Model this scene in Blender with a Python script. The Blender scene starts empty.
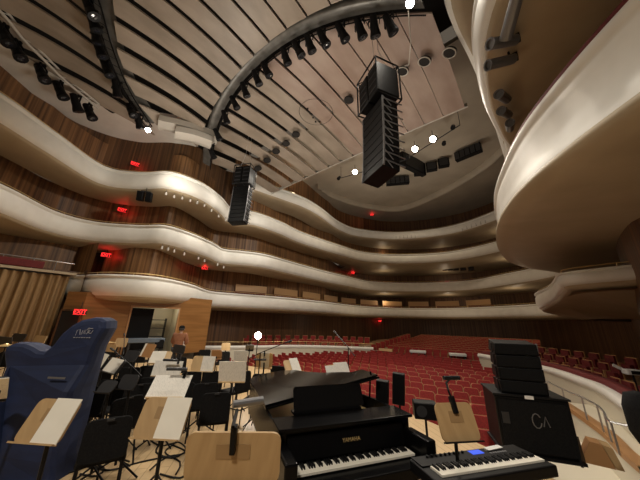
import bpy, math, random
from mathutils import Vector, Matrix
random.seed(7)
SC = bpy.context.scene
COL = SC.collection
PI = math.pi
rad = math.radians

# ------------------------------------------------------------------ camera
FPX, PITCH, ROLL, YAW, EYE = 254.0, rad(18.1), rad(1.4), rad(40.0), 1.95
CX = 9.0                                    # the camera stands 9 m right of the hall's centre line
cy, sy = math.cos(YAW), math.sin(YAW)
def rz(v): return Vector((v[0]*cy - v[1]*sy, v[0]*sy + v[1]*cy, v[2]))
_fw = Vector((0, math.cos(PITCH), math.sin(PITCH))); _up0 = Vector((0, -math.sin(PITCH), math.cos(PITCH)))
_rt = Vector((1, 0, 0))*math.cos(ROLL) + _up0*math.sin(ROLL)
_up = Vector((1, 0, 0))*-math.sin(ROLL) + _up0*math.cos(ROLL)
FW, RT, UP = rz(_fw), rz(_rt), rz(_up)
CAMP = Vector((CX, 0, EYE))
cd = bpy.data.cameras.new('camera'); cam = bpy.data.objects.new('camera', cd); COL.objects.link(cam)
cd.sensor_width = 36; cd.lens = FPX/640*36; cd.clip_start = 0.05; cd.clip_end = 200
M = Matrix.Identity(4)
for i in range(3): M[i][0] = RT[i]; M[i][1] = UP[i]; M[i][2] = -FW[i]; M[i][3] = CAMP[i]
cam.matrix_world = M
SC.camera = cam
SC.view_settings.view_transform = 'Standard'; SC.view_settings.look = 'None'
SC.view_settings.gamma = 1; SC.view_settings.use_curve_mapping = False
SC.view_settings.exposure = 0.0

# ------------------------------------------------------------------ world and lights
w = bpy.data.worlds.new('world'); SC.world = w; w.use_nodes = True
bg = w.node_tree.nodes['Background']; bg.inputs[0].default_value = (1, .82, .62, 1); bg.inputs[1].default_value = .10

def ray(x, y): return (FW*FPX + RT*(x-320) - UP*(y-240)).normalized()
def at(x, y, z):                            # the point of height z that the photo shows at x, y
    d = ray(x, y); return CAMP + d*((z-EYE)/d.z)
def W(u, v, z=0): return Vector((CX + u*cy - v*sy, u*sy + v*cy, z))   # metres right of / ahead of the photographer
def atv(x, y, v):                           # the point v metres ahead of the photographer
    d = ray(x, y); k = -d.x*sy + d.y*cy; return CAMP + d*(v/k)
def archz(X): return 14.6 - 2.0*min(1.7, (X/9.0)**2)
def atarch(x, y, dz=0):
    z = 14
    for i in range(40): z = .5*z + .5*(archz(at(x, y, z).x) + dz)
    return at(x, y, z)

def lamp(name, kind, loc, energy, color, size=.2, aim=None, angle=None, blend=.5):
    l = bpy.data.lights.new(name, kind); l.energy = energy; l.color = color
    if kind == 'AREA': l.shape = 'DISK'; l.size = size
    else: l.shadow_soft_size = size
    if kind == 'SPOT': l.spot_size = angle; l.spot_blend = blend
    o = bpy.data.objects.new(name, l); COL.objects.link(o); o.location = loc
    if aim is not None: o.rotation_euler = (Vector(aim)-Vector(loc)).to_track_quat('-Z', 'Y').to_euler()
    return o
WARM = (1, .80, .56); NEUT = (1, .91, .78)
# stage and house downlights set in the canopies
for i, (x, y, e) in enumerate(((-5, 3.2, 700), (0, 3.2, 700), (4.5, 3.2, 500), (-5, 9.5, 900), (0, 9.5, 800), (5, 9.5, 700), (-3, 20, 1100), (4, 20, 900), (0, 28, 900))):
    lamp('canopy_downlight', 'SPOT', (x, y, 12.0 if y < 15 else 16.6), e, NEUT if y < 15 else WARM, .35, (x, y, 0), rad(135), .9)
# unseen fill lamps added: area lights brighten the canopies, side spots the left balconies
for x, y, z, e in ((-4.5, 4.5, 8.6, 150), (2.5, 5.5, 8.6, 130), (-3.5, 11, 8.6, 130), (3, 12, 8.6, 120), (-2, 21, 9.5, 120), (3, 22, 9.5, 110)):
    lamp('canopy_fill', 'AREA', (x, y, z), e, NEUT, 1.6, (x, y, 20))
lamp('stage_fill', 'SPOT', (10.5, -5.5, 10.5), 3000, NEUT, .4, (4.5, 5.5, 1), rad(75), .9)  # unseen spot added behind the camera to brighten pages and stands
lamp('side_fill', 'SPOT', (7.6, 8.0, 12.0), 2500, (1, .93, .82), .3, (-8.5, 6, 6.2), rad(62), .8)
lamp('side_fill', 'SPOT', (7.0, 13.0, 12.2), 2400, (1, .93, .82), .3, (-8.5, 16, 6.2), rad(62), .8)

for z in (5.0, 8.2, 11.6):
    for x, y in ((-7.0, 33.5), (0, 38.0), (7.5, 34.5)): lamp('rear_box_fill', 'POINT', (x, y, z), 34, WARM, .3)  # unseen fill points added to lift the dark rear tiers
for x, y in ((-6, 27), (1, 33), (7, 29)): lamp('understage_downlight', 'POINT', (x, y, 2.2), 45, WARM, .12)
# ------------------------------------------------------------------ materials
def mat(name, col, rough=.6, metal=0, spec=.5, emit=None, estr=0, coat=0):
    m = bpy.data.materials.new(name); m.use_nodes = True
    b = m.node_tree.nodes['Principled BSDF']
    b.inputs['Base Color'].default_value = (*col, 1); b.inputs['Roughness'].default_value = rough
    b.inputs['Metallic'].default_value = metal; b.inputs['Specular IOR Level'].default_value = spec
    if coat: b.inputs['Coat Weight'].default_value = coat; b.inputs['Coat Roughness'].default_value = .05
    if emit: b.inputs['Emission Color'].default_value = (*emit, 1); b.inputs['Emission Strength'].default_value = estr
    return m
def noisemat(name, c1, c2, scale=(1, 1, 1), nscale=5, detail=4, rough=.6, lo=.35, hi=.65, spec=.5, bump=0, metal=0, rot=(0, 0, 0)):
    m = mat(name, c1, rough, metal, spec); nt = m.node_tree; b = nt.nodes['Principled BSDF']
    tc = nt.nodes.new('ShaderNodeTexCoord'); mp = nt.nodes.new('ShaderNodeMapping')
    mp.inputs['Scale'].default_value = scale; mp.inputs['Rotation'].default_value = rot
    nz = nt.nodes.new('ShaderNodeTexNoise'); nz.inputs['Scale'].default_value = nscale; nz.inputs['Detail'].default_value = detail
    cr = nt.nodes.new('ShaderNodeValToRGB')
    cr.color_ramp.elements[0].position = lo; cr.color_ramp.elements[0].color = (*c1, 1)
    cr.color_ramp.elements[1].position = hi; cr.color_ramp.elements[1].color = (*c2, 1)
    L = nt.links.new
    L(tc.outputs['Object'], mp.inputs['Vector']); L(mp.outputs['Vector'], nz.inputs['Vector'])
    L(nz.outputs['Fac'], cr.inputs['Fac']); L(cr.outputs['Color'], b.inputs['Base Color'])
    if bump:
        bp = nt.nodes.new('ShaderNodeBump'); bp.inputs['Strength'].default_value = bump
        L(nz.outputs['Fac'], bp.inputs['Height']); L(bp.outputs['Normal'], b.inputs['Normal'])
    return m
def plankmat(name, c1, c2, c3, sx, sy_, rough=.4, rot=(0, 0, 0), mortar=.01):
    m = mat(name, c1, rough); nt = m.node_tree; b = nt.nodes['Principled BSDF']
    tc = nt.nodes.new('ShaderNodeTexCoord'); mp = nt.nodes.new('ShaderNodeMapping'); mp.inputs['Rotation'].default_value = rot
    br = nt.nodes.new('ShaderNodeTexBrick')
    br.inputs['Color1'].default_value = (*c1, 1); br.inputs['Color2'].default_value = (*c2, 1); br.inputs['Mortar'].default_value = (*c3, 1)
    br.inputs['Scale'].default_value = 1; br.inputs['Mortar Size'].default_value = mortar
    br.inputs['Brick Width'].default_value = sx; br.inputs['Row Height'].default_value = sy_
    L = nt.links.new
    L(tc.outputs['Object'], mp.inputs['Vector']); L(mp.outputs['Vector'], br.inputs['Vector']); L(br.outputs['Color'], b.inputs['Base Color'])
    return m
def sheetmat(name, c1, c2, s):              # paper with rows of printed staves
    m = mat(name, c1, .7); nt = m.node_tree; b = nt.nodes['Principled BSDF']
    tc = nt.nodes.new('ShaderNodeTexCoord'); mp = nt.nodes.new('ShaderNodeMapping'); mp.inputs['Scale'].default_value = s
    nz = nt.nodes.new('ShaderNodeTexNoise'); nz.inputs['Scale'].default_value = 9; nz.inputs['Detail'].default_value = 5
    cr = nt.nodes.new('ShaderNodeValToRGB')
    cr.color_ramp.elements[0].position = .40; cr.color_ramp.elements[0].color = (*c2, 1)
    cr.color_ramp.elements[1].position = .52; cr.color_ramp.elements[1].color = (*c1, 1)
    L = nt.links.new
    L(tc.outputs['Object'], mp.inputs['Vector']); L(mp.outputs['Vector'], nz.inputs['Vector']); L(nz.outputs['Fac'], cr.inputs['Fac']); L(cr.outputs['Color'], b.inputs['Base Color'])
    return m

white = noisemat('plaster_white', (.77, .755, .70), (.83, .815, .76), (1, 1, 1), 1.5, 2, .45)
soffit_m = noisemat('soffit_tan', (.40, .32, .21), (.45, .365, .245), (1, 1, 1), .8, 3, .55)
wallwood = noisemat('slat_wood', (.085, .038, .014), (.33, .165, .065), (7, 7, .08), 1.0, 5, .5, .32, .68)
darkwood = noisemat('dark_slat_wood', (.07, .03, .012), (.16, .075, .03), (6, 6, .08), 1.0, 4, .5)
orangewood = noisemat('orange_wood', (.22, .10, .028), (.30, .145, .045), (.35, .35, 6), 1.2, 4, .4)
canopy_m = noisemat('canopy_panel', (.27, .225, .18), (.36, .30, .245), (1, .5, 1), 1.2, 6, .38)
canopy_pink = noisemat('canopy_panel_reddish', (.30, .215, .175), (.38, .29, .24), (1, .5, 1), 1.2, 6, .38)
canopy_edge = mat('canopy_edge', (.55, .52, .47), .4)
grey_metal = noisemat('grey_steel', (.09, .088, .08), (.16, .155, .145), (1, 1, 1), 2, 4, .4, metal=.3)
ceil_m = noisemat('ceiling_plaster', (.36, .31, .24), (.42, .36, .28), (1, 1, 1), .5, 3, .6)
voidm = mat('dark_void', (.015, .013, .012), .9)
black = mat('black_paint', (.006, .006, .007), .5, spec=.2)
pianoblack = mat('piano_case_black', (.003, .003, .0035), .22, spec=.12)
blackg = mat('black_lacquer', (.003, .003, .0035), .13, spec=.28, coat=.06)
blackf = noisemat('black_fabric', (.005, .005, .006), (.010, .010, .010), (1, 1, 1), 60, 3, .85, spec=.15)
blackp = mat('black_plastic', (.004, .004, .0045), .45, spec=.16)
darkgrey = mat('dark_grey', (.028, .028, .030), .45, spec=.3)
silver = mat('silver_metal', (.55, .55, .56), .28, .9)
whiteplastic = mat('white_plastic', (.75, .74, .72), .4)
ivory = mat('ivory_keys', (.78, .74, .64), .3)
steelgrey = mat('steel_grey', (.22, .22, .23), .4, .6)
brass = mat('brass', (.75, .55, .25), .35, .6)
oak = plankmat('oak_floor', (.60, .43, .24), (.54, .38, .20), (.36, .24, .12), 2.4, .14, .38, (0, 0, rad(38)), .006)
audfloor = noisemat('audience_floor', (.20, .12, .06), (.26, .16, .08), (1, 1, 1), 3, 3, .6)
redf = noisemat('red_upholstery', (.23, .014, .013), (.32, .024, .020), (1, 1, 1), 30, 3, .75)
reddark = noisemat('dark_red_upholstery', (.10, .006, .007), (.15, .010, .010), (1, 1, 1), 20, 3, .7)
seatwood = mat('seat_wood', (.42, .22, .09), .4)
boxwood = mat('box_front_wood', (.60, .36, .17), .4)
tan = noisemat('tan_plywood', (.42, .27, .125), (.48, .32, .155), (1, 12, 1), 2.5, 3, .5)
tanlight = noisemat('light_plywood', (.60, .42, .22), (.66, .47, .25), (1, 10, 1), 2.5, 3, .5)
tanpatch = mat('darker_plywood', (.32, .20, .09), .5)
paper = sheetmat('printed_sheet', (.88, .85, .78), (.74, .72, .66), (5, 22, 1))
paperplain = noisemat('plain_paper', (.80, .76, .66), (.85, .81, .71), (1, 1, 1), 4, 3, .6)
cream = mat('cream_plaster', (.66, .61, .49), .5)
curtain_m = noisemat('curtain_cloth', (.24, .15, .065), (.36, .23, .105), (9, 9, .15), 1.0, 3, .85)
navy = noisemat('navy_quilted_cloth', (.005, .012, .046), (.008, .019, .070), (1, 1, 3), 3, 4, .7, bump=.25)
ink = mat('pale_print', (.36, .36, .40), .6)
redglow = mat('red_sign_light', (.6, .02, .02), .4, emit=(1, .03, .03), estr=2.2)
hot = mat('lamp_lens_hot', (1, 1, 1), .3, emit=(1, .93, .80), estr=45)
softlens = mat('lamp_lens_dim', (.8, .8, .76), .25, emit=(1, .9, .7), estr=.35)
screenm = mat('blue_screen', (.02, .05, .3), .2, emit=(.08, .16, 1), estr=.8)
skin_m = mat('skin', (.45, .27, .18), .55)
jacket_m = noisemat('rust_jacket', (.22, .085, .04), (.28, .115, .055), (1, 1, 1), 12, 3, .85)
trouser_m = mat('dark_trousers', (.02, .02, .024), .8)
glassm = mat('dark_glass', (.02, .022, .03), .05, spec=.8)

# ------------------------------------------------------------------ mesh helpers
class MB:
    def __init__(s): s.v = []; s.f = []
    def add(s, vs, fs):
        n = len(s.v); s.v += [tuple(v) for v in vs]; s.f += [tuple(i+n for i in f) for f in fs]; return s
    def box(s, c, d, rot=None, taper=1.0):
        vs = []
        for z in (-1, 1):
            k = taper if z > 0 else 1
            for x, y in ((-1, -1), (1, -1), (1, 1), (-1, 1)):
                p = Vector((x*d[0]/2*k, y*d[1]/2*k, z*d[2]/2))
                if rot: p = rot @ p
                vs.append(p + Vector(c))
        return s.add(vs, [(3, 2, 1, 0), (4, 5, 6, 7), (0, 1, 5, 4), (1, 2, 6, 5), (2, 3, 7, 6), (3, 0, 4, 7)])
    def rbox(s, c, d, r=.02, n=3, rot=None):      # box with rounded vertical outline (rounded in local xz, thick in y)
        pts = []
        for (sx, sz, a0) in ((1, 1, 0), (-1, 1, 90), (-1, -1, 180), (1, -1, 270)):
            for k in range(n+1):
                a = rad(a0 + 90*k/n); pts.append((sx*(d[0]/2-r)+r*math.cos(a), sz*(d[2]/2-r)+r*math.sin(a)))
        return s.prism([(p[0], p[1]) for p in pts], d[1], c, rot)
    def prism(s, pts, th, c=(0, 0, 0), rot=None):  # outline in xz, thickness along y
        n = len(pts); vs = []
        for y in (-th/2, th/2):
            for x, z in pts:
                p = Vector((x, y, z))
                if rot: p = rot @ p
                vs.append(p + Vector(c))
        fs = [tuple(range(n)), tuple(range(2*n-1, n-1, -1))]
        for i in range(n): j = (i+1) % n; fs.append((j, i, n+i, n+j))
        return s.add(vs, fs)
    def slab(s, pts, z0, z1):                      # outline in xy
        n = len(pts)
        vs = [(x, y, z0) for x, y in pts] + [(x, y, z1) for x, y in pts]
        fs = [tuple(range(n-1, -1, -1)), tuple(range(n, 2*n))]
        for i in range(n): j = (i+1) % n; fs.append((i, j, n+j, n+i))
        return s.add(vs, fs)
    def tube(s, pts, r, n=6, closed=False):
        pts = [Vector(p) for p in pts]; rs = r if isinstance(r, (list, tuple)) else [r]*len(pts)
        rings = []; up = None
        for i, p in enumerate(pts):
            a = pts[i-1] if i > 0 else p; b = pts[i+1] if i < len(pts)-1 else p
            t = (b-a).normalized()
            if up is None:
                up = Vector((0, 0, 1)) if abs(t.z) < .9 else Vector((1, 0, 0))
            x = t.cross(up)
            if x.length < 1e-4: x = t.cross(Vector((1, .3, 0)))
            x.normalize(); y = x.cross(t); up = y
            rings.append([p + x*math.cos(2*PI*k/n)*rs[i] + y*math.sin(2*PI*k/n)*rs[i] for k in range(n)])
        vs = [q for R in rings for q in R]; fs = []
        for i in range(len(rings)-1):
            for k in range(n):
                j = (k+1) % n; fs.append((i*n+k, i*n+j, (i+1)*n+j, (i+1)*n+k))
        fs.append(tuple(range(n-1, -1, -1))); m = (len(rings)-1)*n; fs.append(tuple(range(m, m+n)))
        return s.add(vs, fs)
    def lathe(s, prof, n=16, c=(0, 0, 0), rot=None):   # prof: (r, z)
        vs = []; fs = []
        for r, z in prof:
            for k in range(n):
                p = Vector((r*math.cos(2*PI*k/n), r*math.sin(2*PI*k/n), z))
                if rot: p = rot @ p
                vs.append(p + Vector(c))
        for i in range(len(prof)-1):
            for k in range(n):
                j = (k+1) % n; fs.append((i*n+k, i*n+j, (i+1)*n+j, (i+1)*n+k))
        fs.append(tuple(range(n-1, -1, -1))); m = (len(prof)-1)*n; fs.append(tuple(range(m, m+n)))
        return s.add(vs, fs)
    def grid(s, rows):                             # rows of equal length
        n = len(rows[0]); vs = [p for R in rows for p in R]; fs = []
        for i in range(len(rows)-1):
            for k in range(n-1): fs.append((i*n+k, i*n+k+1, (i+1)*n+k+1, (i+1)*n+k))
        return s.add(vs, fs)
    def build(s, name, m, parent=None, smooth=False, bevel=0, mats=None):
        me = bpy.data.meshes.new(name); me.from_pydata(s.v, [], s.f); me.validate(); me.update()
        me.materials.append(m)
        if smooth:
            for p in me.polygons: p.use_smooth = True
        o = bpy.data.objects.new(name, me); COL.objects.link(o)
        if parent: o.parent = parent
        if bevel:
            b = o.modifiers.new('bevel', 'BEVEL'); b.width = bevel; b.segments = 2; b.limit_method = 'ANGLE'
        return o
def RX(a): return Matrix.Rotation(a, 3, 'X')
def RY(a): return Matrix.Rotation(a, 3, 'Y')
def RZ(a): return Matrix.Rotation(a, 3, 'Z')
def dirrot(d): return Vector(d).to_track_quat('Z', 'Y').to_matrix()
def tag(o, label=None, cat=None, group=None, kind=None):
    if label: o['label'] = label
    if cat: o['category'] = cat
    if group: o['group'] = group
    if kind: o['kind'] = kind
    return o
def thing(name, label, cat, loc=(0, 0, 0), rot=0, group=None, kind=None):
    o = bpy.data.objects.new(name, None); COL.objects.link(o); o.empty_display_size = .1
    o.location = loc; o.rotation_euler = (0, 0, rot)
    return tag(o, label, cat, group, kind)
def struct(o, label=None, cat=None): return tag(o, label, cat, kind='structure')
def kids(o): return [c for c in bpy.data.objects if c.parent == o]
KIDS = {}
def snapshot(o):                                   # remember a prototype's tree once, so copies need no search
    KIDS[o.name] = kids(o)
    for c in KIDS[o.name]: snapshot(c)
def dup(o, parent=None):
    c = o.copy(); COL.objects.link(c)
    if parent: c.parent = parent
    for k in KIDS.get(o.name, ()): dup(k, c)
    return c
def place(proto, first, loc, rot, label, group=None):
    o = proto if first else dup(proto)
    o.location = loc; o.rotation_euler = (0, 0, rot); o['label'] = label
    if group: o['group'] = group
    return o
ORD = 'first second third fourth fifth sixth seventh eighth ninth tenth eleventh twelfth thirteenth fourteenth fifteenth sixteenth seventeenth eighteenth nineteenth twentieth twenty-first twenty-second twenty-third twenty-fourth twenty-fifth twenty-sixth twenty-seventh twenty-eighth twenty-ninth thirtieth thirty-first thirty-second thirty-third thirty-fourth'.split()
def textmesh(txt, size, depth, name, m, parent, loc, rot):
    cu = bpy.data.curves.new(name, 'FONT'); cu.body = txt; cu.size = size; cu.extrude = depth; cu.align_x = 'CENTER'; cu.align_y = 'CENTER'
    t = bpy.data.objects.new(name, cu); COL.objects.link(t)
    dg = bpy.context.evaluated_depsgraph_get(); me = bpy.data.meshes.new_from_object(t.evaluated_get(dg))
    bpy.data.objects.remove(t); bpy.data.curves.remove(cu)
    me.materials.clear(); me.materials.append(m)
    o = bpy.data.objects.new(name, me); COL.objects.link(o); o.parent = parent; o.location = loc; o.rotation_euler = rot
    return o
def spline(P, step=.3):
    P = [Vector((*p, 0)) if len(p) == 2 else Vector(p) for p in P]; out = []
    for i in range(len(P)-1):
        p0 = P[max(i-1, 0)]; p1 = P[i]; p2 = P[i+1]; p3 = P[min(i+2, len(P)-1)]
        n = max(2, int((p2-p1).length/step))
        for k in range(n):
            t = k/n
            out.append(.5*((2*p1) + (p2-p0)*t + (2*p0-5*p1+4*p2-p3)*t*t + (3*p1-p0-3*p2+p3)*t**3))
    out.append(P[-1]); return out
def normals(P, win=1):                             # left-hand normals (towards the hall's walls)
    N = []
    for i in range(len(P)):
        a = P[max(i-1, 0)]; b = P[min(i+1, len(P)-1)]; t = (b-a).normalized(); N.append(Vector((-t.y, t.x, 0)))
    out = []
    for i in range(len(N)):
        s = Vector((0, 0, 0))
        for k in range(max(0, i-win), min(len(N), i+win+1)): s += N[k]
        out.append(s.normalized())
    return out
def lerp_table(tab, x):
    for (x0, y0), (x1, y1) in zip(tab, tab[1:]):
        if x <= x1: return y0 + (y1-y0)*max(0, min(1, (x-x0)/(x1-x0)))
    return tab[-1][1]

# ------------------------------------------------------------------ the shell
def edgeY(X): return 8.0 - .034*X*X
st = [(-14, -9), (14, -9), (14, 1.3)] + [(X, edgeY(X)) for X in [12-.5*i for i in range(0, 45)]] + [(-14, 2)]
struct(MB().slab(st, -.25, 0).build('floor', oak))
struct(MB().slab([(-17, -3), (17, -3), (17, 42), (-17, 42)], -1.4, -1.12).build('floor', audfloor))
fr = [[(X, edgeY(X)-.02, -1.12), (X, edgeY(X)-.02, -.02)] for X in [12-.5*i for i in range(0, 45)]]
struct(MB().grid(fr).build('trim_1', orangewood))
struct(MB().slab([(-20, 12.5), (20, 12.5), (20, 44), (-20, 44)], 17.3, 17.6).build('ceiling', ceil_m))
struct(MB().slab([(-20, -9), (20, -9), (20, 12.5), (-20, 12.5)], 18.6, 18.9).build('ceiling', voidm))

# ------------------------------------------------------------------ balconies
def tier(name, pts, ztop, hgt, depth, label, rails=True, redrail=None, soffit=None):
    P = spline(pts, .35); N = normals(P, 1); NS = normals(P, 7)
    root = thing('balcony', label, 'balcony', (0, 0, 0), 0, 'curved balcony tiers', 'structure')
    prof = [(-.34, -.80), (-.34, -.02), (-.30, 0), (-.03, 0), (.05, -.03), (.06, -.10), (.0, -.15), (-.03, -.18), (.0, -.21), (.05, -.30), (.07, -.55), (.05, -.78), (-.02, -.93), (-.12, -1.0)]
    rows = []; srow = []; drow = []; rail1 = []; rr = []; L = 0
    for i, p in enumerate(P):
        h = hgt(p) if callable(hgt) else hgt
        d = depth(p)
        f = max(0, (h-1.15)); fl = min(1, f*3)
        rows.append([tuple(p - N[i]*(o + f*(-.30*math.sin(PI*min(1, max(0, (-z-.18)/.82))) + .42*max(0, (-z-.18)/.82)**3)) + Vector((0, 0, ztop + z*h))) for o, z in prof])
        e = Vector(rows[-1][-1])
        srow.append([tuple(e), tuple(e + N[i]*(.05 - .30*fl) + Vector((0, 0, -.10 - .05*fl))), tuple(e + N[i]*(.10 - .38*fl) + Vector((0, 0, -.13 - .17*fl))), tuple(e + NS[i]*.35 + Vector((0, 0, -.20 - .22*fl))), tuple(e + NS[i]*.9 + Vector((0, 0, -.24 - .2*fl))), tuple(p + NS[i]*(d+(.3 if p.y < 27 else 4.5)) + Vector((0, 0, (ztop-h-.28) if not (name in ('t1', 't2') and p.x > 5 and p.y < 30) else (2.5 if name == 't1' else 5.15))))])
        drow.append([tuple(p + N[i]*.3 + Vector((0, 0, ztop-.78))), tuple(p + NS[i]*(d+(.3 if p.y < 27 else 4.5)) + Vector((0, 0, ztop-.78)))])
        rail1.append(tuple(p + N[i]*.16 + Vector((0, 0, ztop+.13)))); rr.append(p)
    MB().grid(rows).build('parapet', white, root, True)
    MB().grid(srow).build('soffit', soffit or soffit_m, root, True)
    MB().grid(drow).build('deck', audfloor, root)
    if rails:
        mb = MB().tube(rail1, .018, 5)
        for i in range(0, len(P), 5): mb.tube([Vector(rail1[i]), Vector(rail1[i]) - Vector((0, 0, .14))], .012, 4)
        mb.build('handrail', brass, root)
    if redrail:
        a, b = redrail; R = []
        for i, p in enumerate(P):
            if a <= i/len(P) <= b:
                R.append([tuple(p + N[i]*o + Vector((0, 0, ztop+z))) for o, z in ((.30, -.01), (.32, .16), (.12, .20), (.03, .14), (.02, -.01))])
        MB().grid(R).build('padded_rail', reddark, root, True)
    return P, N, NS, root
def rd2(p): return lerp_table([(-9, 2.6), (7, 2.8), (11, 3.0), (14, 4.2), (20, 5.0), (26, 4.6), (29, 3), (31, 1.9)], p.y) if p.x > 5 else 1.9
rear = lambda near, far: (lambda p: near + (far-near)*max(0, min(1, (p.y-24)/9)))
T1pts = [(-10.5, 1.9), (-10.0, 2.25), (-8.15, 3.1), (-6.85, 5.0), (-8.0, 7.4), (-10.6, 10.2), (-10.1, 12.5), (-9.0, 16), (-8.45, 21), (-8.3, 28.5), (-5.4, 34.2), (.45, 36.1), (5.9, 34.2), (8.8, 32.1), (9.9, 29), (9.7, 25.5), (9.05, 22.6), (9.7, 18.6), (9.9, 15.5), (10.0, 14.3), (11.1, 13.75), (12.6, 13.5)]
T2pts = [(-7.0, -3.5), (-8.0, -1.44), (-10.2, .5), (-10.4, 2.2), (-8.83, 4.07), (-7.55, 5.02), (-7.68, 6.58), (-8.47, 8.54), (-9.4, 10.0), (-8.8, 11.12), (-7.95, 13.0), (-8.04, 16), (-8.18, 21), (-7.94, 25.4), (-7.56, 30.05), (-4.66, 33.4), (.04, 35.6), (3.64, 35.6), (7.01, 33.15), (9.15, 31.27), (10.6, 29.3), (11.4, 27), (10.6, 24.2), (9.05, 21.2), (8.35, 18.2), (8.25, 15), (8.5, 12.2), (8.95, 10.2), (9.55, 8.3), (10.3, 6.85), (11.2, 5.55), (12.3, 4.2), (13.6, 2.6)]
T3pts = [(-5.6, -4.5), (-6.47, -2.32), (-7.92, -.53), (-9.65, 1.78), (-8.58, 3.41), (-7.04, 4.53), (-6.77, 6.37), (-7.59, 8.23), (-8.75, 9.78), (-8.6, 10.6), (-7.78, 11.53), (-7.65, 14.23), (-8.0, 17.53), (-7.5, 23.33), (-6.66, 27.65), (-3.46, 31.3), (1.91, 33.3), (7.27, 31.55), (9.4, 28.5), (9.8, 24), (9.1, 20), (9.1, 16), (9.3, 13), (9.1, 11.6), (8.9, 9.5), (8.95, 7.6), (9.2, 6.4), (9.6, 5.5), (10.4, 4.2), (11.5, 2)]
T4pts = [(-8.4, 10), (-7.47, 14.27), (-7.05, 16.62), (-7.17, 19.14), (-7.91, 23.92), (-7.2, 27.48), (-3.45, 31.6), (2.42, 33.1), (7.88, 30.7), (9.5, 27), (9.2, 20), (9.0, 14), (8.75, 10.5), (8.5, 8.5), (8.5, 7.2), (8.9, 5.8), (10, 4)]
def h2(p): return 1.15 if p.x < 5 else lerp_table([(2, 2.0), (5, 1.85), (8, 1.7), (11, 1.45), (18, 1.42), (25, 1.4), (29, 1.15), (40, 1.15)], p.y)
d1 = lambda p: (1.2 if p.x < 0 and p.y < 8.5 else 3.5) if p.y < 24 else 5.5
TT = []
TT.append(tier('t1', T1pts, 4.15, lambda p: 1.1 if p.x < 5 else lerp_table([(13, .5), (16, .6), (22, 1.0), (25, 1.1), (40, 1.1)], p.y), lambda p: 1.6 + 3.9*max(0, min(1, (p.y-24)/9)) + (1.2 if p.x > 0 and p.y < 20 else 0), 'lowest curved white balcony sweeping above the door wall and stalls'))
TT.append(tier('t2', T2pts, 7.4, h2, lambda p: rd2(p) + 3.5*max(0, min(1, (p.y-24)/9)), 'second balcony, its white end looming large at upper right', True, (.70, 1)))
TT.append(tier('t3', T3pts, 10.7, lambda p: 1.15, lambda p: (2.8 if p.x > 5 and p.y < 20 else 1.9) + 3.0*max(0, min(1, (p.y-24)/9)), 'third balcony whose soffit carries spotlights at the upper right'))
TT.append(tier('t4', T4pts, 13.9, 1.0, lambda p: 1.9 + 3.2*max(0, min(1, (p.y-24)/9)), 'topmost cream balcony just under the hall ceiling'))

# walls behind the tiers: each runs from one deck to the next soffit
def wallstrip(name, P, NS, d, z0, z1, m, sel):
    R = [[tuple(p + NS[i]*d(p) + Vector((0, 0, z0))), tuple(p + NS[i]*d(p) + Vector((0, 0, z1)))] for i, p in enumerate(P) if sel(p)]
    if len(R) > 1: return struct(MB().grid(R).build(name, m))
DD = [lambda p: 1.6 + 3.9*max(0, min(1, (p.y-24)/9)) + (1.2 if p.x > 0 and p.y < 20 else 0),
      lambda p: rd2(p) + 3.5*max(0, min(1, (p.y-24)/9)),
      lambda p: (2.8 if p.x > 5 and p.y < 20 else 1.9) + 3.0*max(0, min(1, (p.y-24)/9)),
      lambda p: 1.9 + 3.2*max(0, min(1, (p.y-24)/9))]
zs = [(3.3, 6.3), (6.5, 9.6), (9.8, 13.2), (13.0, 17.4)]
left = lambda p: p.x < 0 and p.y < 30; right = lambda p: p.x > 0 and p.y < 29; back = lambda p: not left(p) and not right(p) or (28 < p.y < 30)
for k in range(4):
    P, N, NS, root = TT[k]
    if k == 0: right_ = lambda p: False
    else: right_ = right
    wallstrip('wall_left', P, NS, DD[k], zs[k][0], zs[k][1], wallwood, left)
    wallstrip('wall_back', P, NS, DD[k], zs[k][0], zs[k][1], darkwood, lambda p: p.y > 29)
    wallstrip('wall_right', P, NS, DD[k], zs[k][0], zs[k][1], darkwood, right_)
# third tier's wall runs up to the canopies at the front left
wl = spline([(-9.0, -6), (-9.6, -2), (-11.4, .5), (-11.2, 3), (-9.2, 5), (-9.0, 7), (-10.4, 9.3), (-9.9, 11)], .3)
def cz(y): return lerp_table([(-6, 12.7), (-2, 12.9), (.5, 13.7), (3, 14.1), (5, 14.2), (6.5, 14.6), (12, 15)], y)
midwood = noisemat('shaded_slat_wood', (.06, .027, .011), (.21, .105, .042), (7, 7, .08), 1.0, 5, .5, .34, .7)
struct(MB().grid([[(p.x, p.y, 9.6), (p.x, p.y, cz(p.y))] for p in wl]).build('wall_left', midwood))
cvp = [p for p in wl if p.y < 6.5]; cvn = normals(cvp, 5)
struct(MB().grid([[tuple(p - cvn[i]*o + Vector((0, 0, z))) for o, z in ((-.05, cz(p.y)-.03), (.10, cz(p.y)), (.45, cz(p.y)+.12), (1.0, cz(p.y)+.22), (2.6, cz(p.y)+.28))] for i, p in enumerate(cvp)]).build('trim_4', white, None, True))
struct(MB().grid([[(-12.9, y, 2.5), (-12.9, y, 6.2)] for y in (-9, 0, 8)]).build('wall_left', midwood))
# under the first balcony: dark wood back walls
ub = spline([(-9.2, 9.3), (-13.0, 11), (-12.4, 15), (-11.6, 21), (-11.6, 29), (-8, 38), (0, 41), (8, 39), (12.6, 32), (14.2, 24), (14.6, 16), (14.6, 12)], .5)
struct(MB().grid([[(p.x, p.y, -1.2), (p.x, p.y, 3.2)] for p in ub]).build('wall_back', darkwood))
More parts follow.
